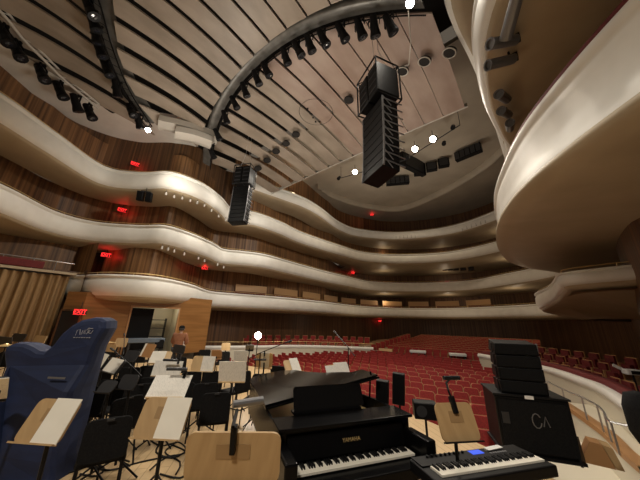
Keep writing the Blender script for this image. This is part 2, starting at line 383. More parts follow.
# door wall (orange boards) at the far left of the stage
struct(MB().grid([[(x, y, 0), (x, y, 3.2)] for x, y in ((-9.5, 1.95), (-8.75, 2.6), (-8.35, 4.55))]).build('wall_left', orangewood))
struct(MB().grid([[(x, y, 0), (x, y, 3.3)] for x, y in ((-7.95, 6.98), (-8.3, 9.15), (-9.4, 9.4))]).build('wall_left', orangewood))
struct(MB().grid([[(x, y, 2.62), (x, y, 3.3)] for x, y in ((-8.35, 4.55), (-7.95, 6.98))]).build('wall_left', orangewood))
# right wall seen below the near balcony
c = [(12.6, 3.5), (12.3, 8), (11.95, 11), (11.75, 12.3), (12.0, 15.7), (12.8, 20), (13.6, 26.5), (14, 30)]
struct(MB().grid([[(p.x, p.y, -.2), (p.x, p.y, 6.2)] for p in spline(c, .3)]).build('wall_right', darkwood))

# ------------------------------------------------------------------ ceiling canopies made of louvred panels
def canopy(label, xs, y0, y1, sag, gapL, gapR, m, curve=.45):
    root = thing('ceiling_canopy', label, 'ceiling canopy', (0, 0, 12))
    n = len(xs)-1
    for k in range(n):
        xa, xb = xs[k], xs[k+1]; t = k/max(1, n-1); g = gapR + (gapL-gapR)*(1-t)**1.4
        xa2 = xa + g*.5; xb2 = xb - g*.5; top = []; bot = []
        tl = .11*(1-t)**1.5 + .006
        for i in range(11):
            f = i/10; rt_ = []; rb_ = []
            for j in range(5):
                q = j/4; X = xa2 + (xb2-xa2)*q
                ya, yb = y0(X), y1(X); Y = ya + (yb-ya)*f
                z = archz(X) + sag(f) - tl*(2*q-1)
                rb_.append((X, Y, z-12)); rt_.append((X, Y, z+.09-12))
            bot.append(rb_); top.append(rt_)
        mb = MB().grid([r[::-1] for r in bot]).grid(top)
        ring = [r[0] for r in bot]; ringt = [r[0] for r in top]
        mb.grid([ring, ringt]); mb.grid([[r[-1] for r in top], [r[-1] for r in bot]])
        mb.grid([bot[0], top[0]]); mb.grid([top[-1], bot[-1]])
        mb.build('panel', m[1] if n*.45 < k < n*.95 and m[1] else m[0], root, True)
        for e in root.children: pass
    return root
xs1 = [-7.9 + 1.135*k for k in range(15)]
Yf1 = lambda X: 5.4 + 1.9*max(0, (abs(X)/7.9))**2.2
Yr1 = lambda X: 14.5 - 2.2*(abs(X)/9.0)**2
can1 = canopy('large front ceiling canopy with reddish panels above the hanging speaker arrays', xs1, Yf1, Yr1, lambda f: .12 - .5*(2*f-1)**2*.5, .26, .03, (canopy_m, canopy_pink))
xs2 = [-7.2 + 1.1*k for k in range(15)]
Yf2 = lambda X: lerp_table([(0, -.7), (1.5, -.5), (2.2, -.3), (3.1, 0), (4.2, .4), (5.2, 1), (6, 1.7), (6.8, 2.8), (7.6, 3.9)], abs(X))
Yr2 = lambda X: 4.75 + 1.3*(abs(X)/7.9)**2.2
can2 = canopy('middle ceiling canopy of tan louvred panels at upper left', xs2, Yf2, Yr2, lambda f: .05 - .2*(2*f-1)**2, .24, .04, (canopy_m, None))
xs3 = [-7.9 + 1.1*k for k in range(11)]
Yf3 = lambda X: -4.6 + 3.4*max(0, (abs(X)-3)/5)**1.5 if abs(X) > 3 else -4.6
Yr3 = lambda X: lerp_table([(0, -1.6), (3, -1), (4, -.6), (4.9, 0), (5.7, .5), (6.4, 1.2), (7.2, 2.6), (8, 3.6)], abs(X))
can3 = canopy('small rear ceiling canopy with dark louvre gaps at top left corner', xs3, Yf3, Yr3, lambda f: .05 - .2*(2*f-1)**2, .15, .06, (canopy_m, None))
# bright plaster end strips of the middle canopy beside the left wall
es = thing('ceiling_reflector', 'stepped white curved reflector strips below the middle canopy', 'ceiling reflector', (-7.2, 4, 11))
for px0, px1, dz in (((158, 122), (218, 139), -.5), ((175, 133), (212, 143), -1.0)):
    a = atarch(*px0, dz); b = atarch(*px1, dz); R = []
    for i in range(9):
        f = i/8; p = a.lerp(b, f) + Vector((0, 0, .12*math.sin(PI*f)))
        R.append(p)
    nrm = Vector((-(b-a).y, (b-a).x, 0)).normalized()
    rows = [[tuple(p + nrm*o + Vector((0, 0, z)) - es.location) for o, z in ((-.15, .42), (-.18, 0), (.5, -.04), (.9, .1), (.9, .42), (-.15, .42))] for p in R]
    MB().grid(rows).build('strip', canopy_edge, es)
# grey lighting slot between the middle and front canopies
sl = thing('lighting_catwalk', 'grey steel catwalk band between the middle and front canopies', 'catwalk', (0, 5, 13))
Rg = []; Rp = []
for i in range(61):
    X = -8.0 + 15.8*i/60; Y = Yf1(X) - .10; z = archz(X)-13
    Rg.append([(X, Y-.62-5, z+.22), (X, Y-.62-5, z-.02), (X, Y-.5-5, z-.1), (X, Y-.08-5, z-.1), (X, Y-.05-5, z+.35)])
    Rp.append((X, Y-5+.02, z-.34))
MB().grid(Rg).build('band', grey_metal, sl, True)
MB().tube(Rp, .03, 6).build('lighting_pipe', black, sl)
for i in range(2, 60, 4): MB().tube([Rp[i], (Rp[i][0], Rp[i][1]-.1, Rp[i][2]+.35)], .015, 4).build('hanger', black, sl)
rim_ = thing('ceiling_edge_beam', 'bright beam along the rear edge of the front canopy', 'beam', (0, 14, 13))
MB().grid([[(X, Yr1(X)+o-14, archz(X)-13+z) for o, z in ((.02, -.12), (.10, -.14), (.14, .0), (.14, .2))] for X in [-7.9+.5*i for i in range(33)]]).build('beam', canopy_edge, rim_, True)
# round openings and ring in the front canopy
def disc(px, r, name, label, i):
    p = atarch(*px, -.02); n = Vector((4.0*p.x/81, 0, 1)).normalized()
    t = thing(name, label, 'ceiling opening', p, 0, 'round openings in the front canopy')
    R = dirrot(n)
    MB().lathe([(r, -.05), (r, .02), (r*.9, .02)], 20, (0, 0, -.1), R).build('hole', voidm, t)
    MB().tube([R @ Vector((r*math.cos(a*PI/10), r*math.sin(a*PI/10), -.15)) for a in range(21)], .025, 5).build('ring', canopy_edge if i > 5 else black, t)
    return t
for i, px in enumerate(((258, 167), (267, 159), (276, 150), (286, 142), (296, 133), (349, 98))):
    disc(px, .26, 'canopy_opening', 'round black opening in front canopy, %s counting from the left wall' % ORD[i], i)
for i, px in enumerate(((403, 69), (425, 59), (450, 50))):
    disc(px, .26, 'canopy_opening', 'round canopy opening holding a spotlight, %s one right of big speaker array' % ORD[i], 6+i)
p = atarch(316, 112, -.1); t = thing('canopy_ring', 'thin circular hatch outline with four dots in the front canopy', 'ceiling hatch', p)
Rr = dirrot(Vector((4.0*p.x/81, 0, 1)))
MB().tube([Rr @ Vector((1.05*math.cos(a*PI/18), 1.05*math.sin(a*PI/18), -.06)) for a in range(37)], .015, 4).build('outline', darkgrey, t)
mb = MB()
for a in range(4): mb.lathe([(.06, -.03), (.06, .02)], 10, Rr @ Vector((.55-.37*a, .5-.1*a, -.07)), Rr)
mb.build('dot', voidm, t)
# ceiling slots with speakers over the rear

# ------------------------------------------------------------------ theatre spotlights
def make_spot(name, label, m, lensm):
    t = thing(name, label, 'stage light', (0, 0, 0), 0)
    ax = dirrot((0, .55, -.83))
    MB().lathe([(.02, -.30), (.10, -.28), (.115, -.1), (.13, .0), (.13, .1), (.165, .26), (.165, .32)], 12, (0, 0, -.25), ax).build('housing', m, t)
    MB().lathe([(.14, .30), (.14, .315), (.02, .325)], 12, (0, 0, -.25), ax).build('lens', lensm, t)
    MB().box((0, 0, .0), (.34, .05, .02)).box((-.17, 0, -.13), (.02, .05, .28)).box((.17, 0, -.13), (.02, .05, .28)).box((0, 0, .04), (.06, .06, .1)).build('yoke', m, t)
    return t
spot0 = make_spot('stage_spotlight', 'x', black, glassm); snapshot(spot0)
n_ = 0
front_lights = [(222, 152), (228, 134), (236, 117), (245, 103), (257, 92), (268, 80), (275, 70), (294, 57), (306, 50), (315, 42), (326, 34), (343, 26), (358, 17), (371, 12), (386, 10)]
for i, px in enumerate(front_lights):
    p = atarch(*px, -.25); p.y = Yf1(p.x) - .1; p.z = archz(p.x) - .42
    o = place(spot0, n_ == 0, p, rad(random.uniform(-25, 25)), 'black spotlight on front catwalk pipe, %s counting from the left wall' % ORD[i], 'spotlights along the front canopy catwalk'); n_ += 1
    o.scale = (1.25,)*3
tr2 = thing('lighting_truss', 'dark lighting truss between the middle and rear canopies at left', 'lighting truss', (-5, 0, 13))
P = [atarch(*q, -.25) for q in ((86, -12), (95, 12), (100, 30), (108, 55), (118, 80), (128, 100), (140, 118), (148, 130))]
P = spline([tuple(p) for p in P], .35); loc = tr2.location
MB().tube([p-loc for p in P], .035, 6).build('pipe', black, tr2); MB().tube([p-loc+Vector((.12, .12, .28)) for p in P], .035, 6).build('pipe', black, tr2)
mb = MB()
for i in range(len(P)-1): mb.tube([P[i]-loc, P[i+1]-loc+Vector((.12, .12, .28))], .015, 4)
mb.build('lattice', black, tr2)
MB().grid([[tuple(p-loc+Vector((dx, dy, dz))) for dx, dy, dz in ((-.1, -.2, .5), (.25, .1, .42), (.6, .35, .5))] for p in P]).build('backing_plate', grey_metal, tr2, True)
for i, px in enumerate(((92, 2), (95, 14), (98, 27), (101, 42), (108, 62), (118, 83), (132, 105), (140, 116))):
    p = atarch(*px, -.35)
    o = place(spot0, False, p, rad(random.uniform(-40, 40)), 'black spotlight on middle truss at left, %s counting from top' % ORD[i], 'spotlights on the middle truss'); o.scale = (1.35,)*3
tr3 = thing('lighting_truss', 'pale lighting truss along the top left above the third balcony', 'lighting truss', (-7, -2, 13))
P = spline([tuple(atarch(*q, -.2)) for q in ((-6, 5), (8, 20), (22, 38), (42, 58), (60, 76), (76, 90), (98, 108))], .35); loc = tr3.location
MB().tube([p-loc for p in P], .06, 6).build('pipe', canopy_edge, tr3); MB().tube([p-loc+Vector((0, 0, .25)) for p in P], .05, 6).build('pipe', canopy_edge, tr3)
mb = MB()
for i in range(len(P)-1): mb.tube([P[i]-loc, P[i+1]-loc+Vector((0, 0, .25))], .02, 4)
mb.build('lattice', canopy_edge, tr3)
for i, px in enumerate(((7, 28), (20, 44), (44, 67), (62, 84), (78, 97), (91, 106))):
    p = atarch(*px, -.3)
    o = place(spot0, False, p, rad(random.uniform(-40, 40)), 'black spotlight on pale left truss, %s counting from frame corner' % ORD[i], 'spotlights on the pale left truss'); o.scale = (1.45,)*3
# lamps that burn: fixtures over the house aimed at the stage
hotspots = [((410, 3), 'arch', -.3, 'blazing spotlight at the top of the front canopy', 450), ((355, 172), 15.9, 0, 'left lamp of the lit pair left of the rear speaker cluster', 1300), ((369, 172), 15.9, 0, 'right lamp of the lit pair left of the rear speaker cluster', 1300),
            ((415, 149), 15.9, 0, 'lower lamp of the lit pair right of the big speaker array', 1300), ((433, 139), 15.9, 0, 'upper lamp of the lit pair right of the big speaker array', 1300), ((292, 197), 14.1, 0, 'single lit lamp over the topmost balcony at left', 1000), ((148, 130), 'arch', -.3, 'blazing lamp at lower end of the left truss', 1300)]
for px, z, dz, lab, e in hotspots:
    p = atarch(*px, dz) if z == 'arch' else at(*px, z)
    t = thing('lit_spotlight', lab, 'stage light', p, 0, 'burning spotlights')
    aim = Vector((2 if p.x < 3 else -1, 2, 0)) if e > 500 else Vector((9, 1, 0)); d = (aim-p).normalized(); R = dirrot(d); r = .16 if z == 'arch' else .26
    MB().lathe([(r*.5, -.5), (r*.8, -.35), (r*.9, 0), (r, .02)], 12, (0, 0, 0), R).build('housing', black, t)
    MB().lathe([(r*.92, .02), (r*.8, .05), (r*.2, .07)], 14, (0, 0, 0), R).build('lens', hot, t)
    MB().tube([(0, 0, 0), (0, 0, .8)], .02, 5).build('hanger', black, t)
    lamp('lit_spotlight_beam', 'SPOT', p + d*.25, e, NEUT, .12, aim, rad(95), .9)
bat = thing('lighting_batten', 'dark batten with unlit spotlights beside the lit pair', 'lighting batten', at(450, 125, 15.9))
loc = bat.location; a = at(341, 178, 16.0)-loc; b = at(405, 160, 16.0)-loc; c2 = at(460, 125, 16.0)-loc
MB().tube([a, b, c2], .04, 6).build('pipe', darkgrey, bat)
for px in ((339, 178), (444, 143), (453, 127), (408, 157)):
    q = at(*px, 15.8)-loc; MB().lathe([(.08, -.3), (.16, -.1), (.17, .2)], 10, q, dirrot((0, -.6, -.8))).build('spotlight', black, bat)
for q in (a, b, c2): MB().tube([q, Vector((q.x, q.y, 17.35-loc.z))], .02, 5).build('hanger', darkgrey, bat)
# speaker cluster sunk into the rear ceiling
for i, (a, b) in enumerate((((336, 168), (362, 178)), ((386, 182), (409, 180)), ((401, 158), (424, 170)), ((414, 172), (425, 171)), ((426, 168), (437, 166)), ((438, 164), (449, 162)), ((455, 158), (481, 147)))):
    if i == 0: continue
    z = 16.7; p = at((a[0]+b[0])/2, (a[1]+b[1])/2, z); wdt = (at(*b, z)-at(*a, z)).length
    t = thing('ceiling_speaker', ['', 'long black speaker strip in rear ceiling behind the big array', 'large square black panel in rear ceiling above the three small ones', 'leftmost of three small square black panels in rear ceiling', 'middle of three small square black panels in rear ceiling', 'rightmost of three small square black panels in rear ceiling', 'long black speaker strip at right end of rear ceiling'][i], 'ceiling speaker', p, math.atan2((at(*b, z)-at(*a, z)).y, (at(*b, z)-at(*a, z)).x), 'black speakers in the rear ceiling')
    hh = 1.5 if i == 2 else .85
    MB().box((0, 0, 0), (wdt, .5, hh)).build('cabinet', blackp, t, bevel=.03)
    for k in range(5 if i in (1, 6) else 1):
        nk = 5 if i in (1, 6) else 1; MB().box((-wdt/2+wdt*(k+.5)/nk, -.27, 0), (wdt/nk*.78, .04, hh*.85)).build('grille', darkgrey, t)
cv = [at(x, y, 17.0) for x, y in ((318, 186), (335, 196), (365, 205), (400, 208), (440, 192), (480, 168), (505, 146))]
cs = spline([tuple(p) for p in cv], .4)
struct(MB().grid([[tuple(p + Vector((0, o, z))) for o, z in ((0, .3), (0, -.35), (.35, -.4), (.7, -.1), (.7, .3))] for p in cs]).build('trim_2', ceil_m, None, True))

# ------------------------------------------------------------------ hanging line arrays
def line_array(label, n, loc, rot, sc=1.0):
    t = thing('hanging_line_array', label, 'speaker array', loc, rot)
    # rigging frame and twin subwoofers on top; local origin at the frame's top
    mb = MB()
    for x in (-.62, .62):
        for y in (-.5, .5): mb.tube([(x, y, 0), (x, y, -1.55)], .03, 5)
        for z in (0, -1.55): mb.tube([(x, -.5, z), (x, .5, z)], .03, 5)
    for y in (-.5, .5):
        for z in (0, -1.55): mb.tube([(-.62, y, z), (.62, y, z)], .03, 5)
    mb.tube([(-.62, -.5, 0), (.62, .5, 0)], .02, 5)
    mb.build('rigging_frame', black, t)
    for x in (-.31, .31):
        b = MB().box((x, 0, -.8), (.56, .9, 1.3)).build('subwoofer', blackp, t, bevel=.02)
        for k in range(4):
            MB().box((x, .46, -.32-.31*k), (.5, .03, .24)).build('grille', darkgrey, b); MB().box((x, -.46, -.32-.31*k), (.44, .03, .05)).build('rear_bar', darkgrey, b)
    y = 0; z = -1.68; a = 0
    for k in range(n):
        a = rad(1.0 + .35*k*k/ n*2.0); h = .31
        y -= 0; R = RX(-a)
        cen = Vector((0, y, z-h/2))
        tz = [(-.60, -h/2), (.60, -h/2), (.60, h/2), (-.60, h/2)]
        e = MB().prism([(-.58, -.145), (.58, -.145), (.58, .145), (-.58, .145)], .62, cen, R).build('array_speaker', blackp, t, bevel=.015)
        MB().box(cen + R @ Vector((0, .32, 0)), (1.1, .03, .24), R).build('front_grille', darkgrey, e)
        for sx in (-.6, .6):
            mb = MB(); mb.box(cen + R @ Vector((sx, -.30, 0)), (.03, .06, .29), R).box(cen + R @ Vector((sx, .10, .06)), (.03, .8, .03), R); mb.tube([cen + R @ Vector((sx, -.28, .14)), cen + R @ Vector((sx, .05, -.14))], .018, 4)
            mb.build('rigging_link', steelgrey, e)
        z -= h*math.cos(a); y -= h*math.sin(a)
    mb = MB()
    for x, yy in ((-.5, 0), (.5, 0)): mb.tube([(x, yy, 0), (x*.3, yy, 1.2), (x*.3, yy, 3.2)], .012, 4)
    mb.build('chain', silver, t)
    t.scale = (sc,)*3
    return t
pa = atv(377, 76, 7.1); line_array('big black line array of speakers hanging in the upper middle', 9, (pa.x, pa.y, pa.z), rad(-28), .98)
pb = atv(246, 168, 15.3); line_array('smaller black line array of speakers hanging before the left balconies', 9, (pb.x, pb.y, pb.z), rad(28), .94)
cb = thing('hanging_cable', 'pale cable hanging straight down from the blazing spotlight', 'cable', atarch(408, 5, -.3))
q = atarch(405, 66, -.3)-cb.location
MB().tube([(0, 0, 0), Vector(q)*.4 + Vector((.1, 0, -.7)), Vector(q)*.8 + Vector((.1, 0, -.6)), q], .025, 5).build('cable', canopy_edge, cb)

# ------------------------------------------------------------------ stalls: parterre walls, terraces and seats
def parwall(pts, ztop, label, red=None):
    P = spline(pts, .3); N = normals(P, 1)
    t = thing('parterre_wall', label, 'low wall', (0, 0, 0), 0, None, 'structure')
    MB().grid([[tuple(p - N[i]*o + Vector((0, 0, z))) for o, z in ((-.30, ztop-.5), (-.30, ztop), (.0, ztop+.01), (.07, ztop-.03), (.09, ztop-.16), (.02, ztop-.24), (0, ztop-.27))] for i, p in enumerate(P)]).build('coping', white, t, True)
    MB().grid([[tuple(p - N[i]*o + Vector((0, 0, z))) for o, z in ((0, ztop-.25), (.02, -1.15))] for i, p in enumerate(P)]).build('wall_face', cream, t, True)
    if red:
        MB().grid([[tuple(p + N[i]*o + Vector((0, 0, z+ztop))) for o, z in ((.16, 0), (.15, .14), (.40, .16), (.42, 0))] for i, p in enumerate(P)]).build('padded_rail', reddark, t, True)
    else:
        mb = MB().tube([p + N[i]*.2 + Vector((0, 0, ztop+.28)) for i, p in enumerate(P)], .015, 5)
        for i in range(0, len(P), 5): mb.tube([P[i] + N[i]*.2 + Vector((0, 0, ztop)), P[i] + N[i]*.2 + Vector((0, 0, ztop+.28))], .012, 4)
        mb.build('handrail', brass, t)
    return P, N
PLp, PLn = parwall([(-12.5, 9.6), (-10.9, 11.6), (-9.4, 14.4), (-8.2, 17.2), (-6.0, 19.3), (-2.5, 21.2)], .05, 'low white curved wall behind the left stalls')
rp = [at(x, y, .3) for x, y in ((520, 360), (540, 365.5), (560, 371), (580, 378), (592, 382), (602, 387), (612, 393), (622, 400), (640, 411.5), (660, 423))]
PRp, PRn = parwall([(5.5, 20.5), (7.2, 18.6)] + [(p.x, p.y) for p in rp[1:]], .3, 'white S-curved wall with red padded rail at right', True)
struct(MB().slab([(-2.6, 21.2), (5.5, 20.5), (5.5, 20.7), (-2.6, 21.4)], -1.15, -.15).build('trim_3', darkwood))
# terraces behind the walls
mb = MB()
mb.grid([[tuple(p + PLn[i]*o + Vector((0, 0, z))) for o, z in ((.28, -.75), (1.5, -.75), (1.5, -.45), (2.6, -.45), (2.6, -.15), (6, -.15))] for i, p in enumerate(PLp)])
struct(mb.build('floor', audfloor))
mb = MB().grid([[tuple(p + PRn[i]*o + Vector((0, 0, z))) for o, z in ((.28, -.5), (1.3, -.5), (1.3, -.25), (2.3, -.25), (2.3, 0), (5, 0))] for i, p in enumerate(PRp)])
struct(mb.build('floor', audfloor))
NR = 10
PJ = at(632, 372, .55)
mb = MB()
for k in range(NR): mb.box((1.0, 22.6+.95*k + (.5 if k < NR-1 else 3), -1.12), (17, .97 if k < NR-1 else 6, 2*(.45+.085*k)))
struct(mb.build('floor', audfloor))

def make_seat():
    t = thing('theatre_seat', 'x', 'theatre seat')
    bk = [(-.235, 0), (.235, 0), (.235, .36), (.19, .42), (-.19, .42), (-.235, .36)]
    R = RX(rad(-12))
    MB().prism(bk, .07, (0, .06, .44), R).build('backrest', redf, t, bevel=.015)
    MB().prism([(x*1.08, z*1.05-.02) for x, z in bk], .025, (0, .115, .44), R).build('back_shell', seatwood, t)
    MB().rbox((0, -.10, .42), (.46, .10, .40), .05, 2, RX(rad(-16))).build('seat_cushion', redf, t, bevel=.015)
    mb = MB()
    for sx in (-.27,): mb.box((sx, -.05, .30), (.05, .34, .60)).box((sx, -.08, .615), (.06, .38, .03))
    mb.build('armrest', seatwood, t)
    return t
seat0 = make_seat(); snapshot(seat0)
def make_far_seat():
    mb = MB()
    mb.box((0, .06, .62), (.47, .08, .46)).box((0, -.10, .42), (.46, .12, .36)).box((-.27, -.05, .32), (.05, .34, .62))
    o = mb.build('theatre_seat', redf)
    o.data.materials.append(seatwood)
    for i in range(12, 18): o.data.polygons[i].material_index = 1
    return tag(o, 'x', 'theatre seat')
farseat0 = make_far_seat()
spots = []
ROWP = .93
for r in range(13):
    Y0 = 8.95 + ROWP*r; z = -1.12 + .018*r
    xl = -7.4 if r < 3 else lerp_table([(8, -7.2), (13, -6.6), (16, -5.2), (18.5, -3.6), (21, -1.5)], Y0)
    xr = lerp_table([(8, 7.55), (12, 7.9), (18, 6.6), (21, 5.0)], Y0)
    n = int((xr-xl)/.57); row = []
    for i in range(n+1):
        X = xr - .57*i - (.28 if r % 2 else 0); Y = Y0 - .024*X*X
        if Y < edgeY(X)+.75: continue
        row.append((X, Y, z, math.atan2(.048*X, 1)))
    for i, q in enumerate(row): spots.append((r, i, q))
spots.sort(key=lambda s: (Vector(s[2][:3])-CAMP).length)
def inview(p):
    d = Vector(p)-CAMP; zc = d.dot(FW)
    return zc > .3 and abs(d.dot(RT)/zc*FPX) < 335 and abs(d.dot(UP)/zc*FPX) < 255
vis = [s for s in spots if inview(s[2][:3])]
rest = [s for s in spots if not inview(s[2][:3])]
f1 = f2 = True
for k, (r, i, q) in enumerate(vis[:300]):
    lab = 'red auditorium seat in %s row from the stage, %s from the row\'s right end' % (ORD[r], ORD[i])
    if k < 130: place(seat0, f1, q[:3], q[3], lab, 'red seats in the main stalls'); f1 = False
    else: place(farseat0, f2, q[:3], q[3], lab, 'red seats in the main stalls'); f2 = False
# the many other seats of the house: one object per block
def seatmass(name, label, qs, m=redf):
    vs = []; mb = MB(); 
    for X, Y, Z, a in qs:
        R = RZ(a); o = Vector((X, Y, Z))
        mb.box(o + R @ Vector((0, .06, .62)), (.47, .08, .46), R).box(o + R @ Vector((0, -.10, .42)), (.46, .12, .36), R)
    n1 = len(mb.f)
    for X, Y, Z, a in qs:
        R = RZ(a); o = Vector((X, Y, Z)); mb.box(o + R @ Vector((-.27, -.05, .32)), (.05, .34, .62), R).box(o + R @ Vector((0, .115, .64)), (.52, .02, .48), R)
    o = mb.build(name, m); o.data.materials.append(seatwood)
    for i in range(n1, len(mb.f)): o.data.polygons[i].material_index = 1
    return tag(o, label, 'theatre seats', kind='stuff')
seatmass('stalls_seats', 'remaining rows of red seats farther back in the main stalls', [s[2] for s in vis[300:]] + [s[2] for s in rest])
qs = []
for k in range(NR):
    Y0 = 22.75 + .95*k; z = -1.12 + .45 + .085*k
    for i in range(26):
        X = -5.6 + .56*i
        if abs(X+2.6) < .6 or X < -3.9: continue
        qs.append((X, Y0, z+.0, 0))
seatmass('rear_stalls_seats', 'red seat rows at the back under the lowest balcony', qs)
qs = []
for row, (o, z) in enumerate(((.95, -.75), (2.0, -.45), (3.0, -.15))):
    L = 0; last = None
    for i, p in enumerate(PLp):
        c = p + PLn[i]*o
        if c.y < 15 or c.x > -4.4: continue
        if last is None or (c-last).length > .56:
            qs.append((c.x, c.y, z, math.atan2(PLn[i].y, PLn[i].x)-PI/2)); last = c
seatmass('left_terrace_seats', 'red seats on the left terrace above the low white wall', qs)
qs = []
for row, (o, z) in enumerate(((.95, -.5), (1.9, -.25), (2.9, 0))):
    last = None
    for i, p in enumerate(PRp):
        c = p + PRn[i]*o
        if c.x > lerp_table([(9, 11.3), (12.3, 11.2), (15.7, 11.5), (20, 12.3), (30, 13.2)], c.y): continue
        if c.y < 11 or (c - Vector((PJ.x, PJ.y, 0))).length < .8: continue
        if last is None or (c-last).length > .56:
            qs.append((c.x, c.y, z, math.atan2(PRn[i].y, PRn[i].x)-PI/2)); last = c
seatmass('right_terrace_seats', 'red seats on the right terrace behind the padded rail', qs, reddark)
# seats on the upper tiers at the back, and the tan box fronts of the first tier
for k, nm in ((1, 'second'), (2, 'third'), (3, 'topmost')):
    P, N, NS, root = TT[k]; zt = (4.15, 7.4, 10.7, 13.9)[k]; qs = []
    for o, z in ((.85, -.55), (1.75, -.2), (2.6, .15)):
        last = None
        for i, p in enumerate(P):
            c = p + NS[i]*o
            if p.y < 22 or (p.x > 8 and p.y < 30): continue
            if o > 1 and p.y < 29.5: continue
            if last is None or (c-last).length > .56:
                qs.append((c.x, c.y, zt-.78+z+.28, math.atan2(NS[i].y, NS[i].x)-PI/2)); last = c
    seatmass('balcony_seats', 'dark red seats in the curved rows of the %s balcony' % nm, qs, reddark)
P, N, NS, root = TT[0]; cur = []; segs = []; Lc = 0
for i, p in enumerate(P):
    if p.y < 12.5 or (p.x > 7): continue
    c = p + NS[i]*1.3
    if cur: Lc += (c-cur[-1]).length
    cur.append(c)
    if Lc > 3.0: segs.append(cur); cur = []; Lc = 0
first = None
for i, sg in enumerate(segs[:12]):
    mid = sg[len(sg)//2]
    t = thing('box_partition', 'tan wooden seat back panel on lowest balcony, %s from the left' % ORD[i], 'partition', (mid.x, mid.y, 3.35), 0, 'tan box panels on the lowest balcony')
    sg = sg[:-1] if len(sg) > 3 else sg
    MB().grid([[tuple(q - mid + Vector((0, 0, z))) for z in (0.0, 1.75)] for q in sg]).grid([[tuple(q - mid + Vector((0, 0, 1.75))), tuple(q + Vector((0, .08, 1.75)) - mid)] for q in sg]).build('panel', boxwood, t)
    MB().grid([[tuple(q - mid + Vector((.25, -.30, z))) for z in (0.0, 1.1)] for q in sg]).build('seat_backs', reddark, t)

# control desks in the cross aisle, aisle stair, control-room windows
for i, (x0, x1, y, d) in enumerate(((410, 426, 350.5, 0), (449, 466, 353.5, 0))):
    a = at(x0, y, 0.02); b = at(x1, y+1, .02); c = (a+b)/2; L_ = (b-a).length
    t = thing('mixing_desk', ['white covered control desk in the cross aisle, left one', 'white covered control desk in the cross aisle, right one'][i], 'control desk', (c.x, c.y, -1.1), math.atan2((b-a).y, (b-a).x))
    MB().box((0, 0, 1.08), (L_, .7, .16)).build('top', whiteplastic, t, bevel=.02)
    for sx in (-1, 1): MB().box((sx*(L_/2-.1), 0, .5), (.08, .6, 1.0)).build('leg', darkgrey, t)
a = at(386, 349.5, -.1)
t = thing('aisle_stair', 'pale wooden steps through the gap in the low wall', 'stairs', (a.x+.5, a.y-1.4, -1.12), rad(20))
for k in range(5): MB().box((0, .3*k, .11*(k+1)), (1.1, .32, .22*(k+1))).build('step', tanlight, t)
for i, x in enumerate((445, 450.5, 456, 463, 471)):
    p = at(x, 268, 9.0); p = Vector((p.x, 37.6, 0)); z = 8.75
    k = (37.2)/(at(x, 268, 9.0)-CAMP).y; p = CAMP + (at(x, 268, 9.0)-CAMP)*k
    t = struct(thing('window_%d' % (i+1), None, None, p)); MB().box((0, 0, 0), (.62, .1, .62)).build('pane', glassm, t); MB().box((0, .04, 0), (.72, .06, .72)).build('frame', darkwood, t)

# ramp with handrail beside the right wall
bs = [at(x, y, -.3) for x, y in ((548, 394), (566, 405), (588, 420), (605, 433), (621, 450), (640, 466))]
Ps = spline([(p.x, p.y) for p in bs], .25); Ns = normals(Ps, 1)
t = thing('stage_ramp', 'cream curb with wooden edge curving along the right wall', 'ramp', (0, 0, 0), 0, None, 'structure')
MB().grid([[tuple(p + Vector((0, 0, z))) for z in (-1.6, -.36)] for p in Ps]).build('curb', cream, t, True)
MB().grid([[tuple(p + Ns[i]*o + Vector((0, 0, z))) for o, z in ((-.03, -.42), (-.03, -.3), (.20, -.3), (.20, -.42))] for i, p in enumerate(Ps)]).build('wooden_edge', seatwood, t)
struct(MB().slab([(8.3, 3), (12.5, 3), (12.5, 14), (9.6, 14), (8.3, 9)], -1.2, -1.08).build('floor', cream))
struct(MB().grid([[tuple(p + Ns[i]*o + Vector((0, 0, z))) for o, z in ((.18, -.5), (1.4, -.5))] for i, p in enumerate(Ps)]).build('floor', cream))
t = thing('handrail', 'thin steel handrail with leaning posts by the right wall', 'handrail', (9.3, 9, -.3))
tops = []
for (bx, by), (tx, ty) in (((550, 395), (545, 381)), ((566, 405), (563, 389)), ((587.5, 420), (582, 397)), ((604, 432), (596, 405)), ((612, 442), (602, 411)), ((620, 455), (610, 422))):
    b = at(bx, by, -.3); r_ = ray(tx, ty); D = math.hypot(b.x-CX, b.y); hh = math.hypot(r_.x, r_.y); z = EYE + r_.z/hh*D
    tp = Vector((b.x, b.y, z)); tops.append(tp - t.location); MB().tube([b - t.location, tp - t.location], .02, 6).build('post', silver, t)
MB().tube(spline([tuple(p) for p in tops] + [tuple(tops[-1] + Vector((.35, -.1, .02)))], .15), .022, 6).build('rail', silver, t)
p = at(596, 463, 0)
t = thing('wooden_wedge_box', 'brown wooden slanted box standing at the right stage edge', 'wooden box', at(600, 463, 0), YAW+rad(-35))
t.scale = (.55, .55, .55)
MB().prism([(-.42, 0), (.26, 0), (.10, .52), (-.14, .54)], .5, (0, 0, 0)).build('box_body', seatwood, t)
MB().prism([(.27, 0), (.42, 0), (.30, .48), (.11, .52)], .48, (0, 0, 0)).build('ramp_face', tan, t)

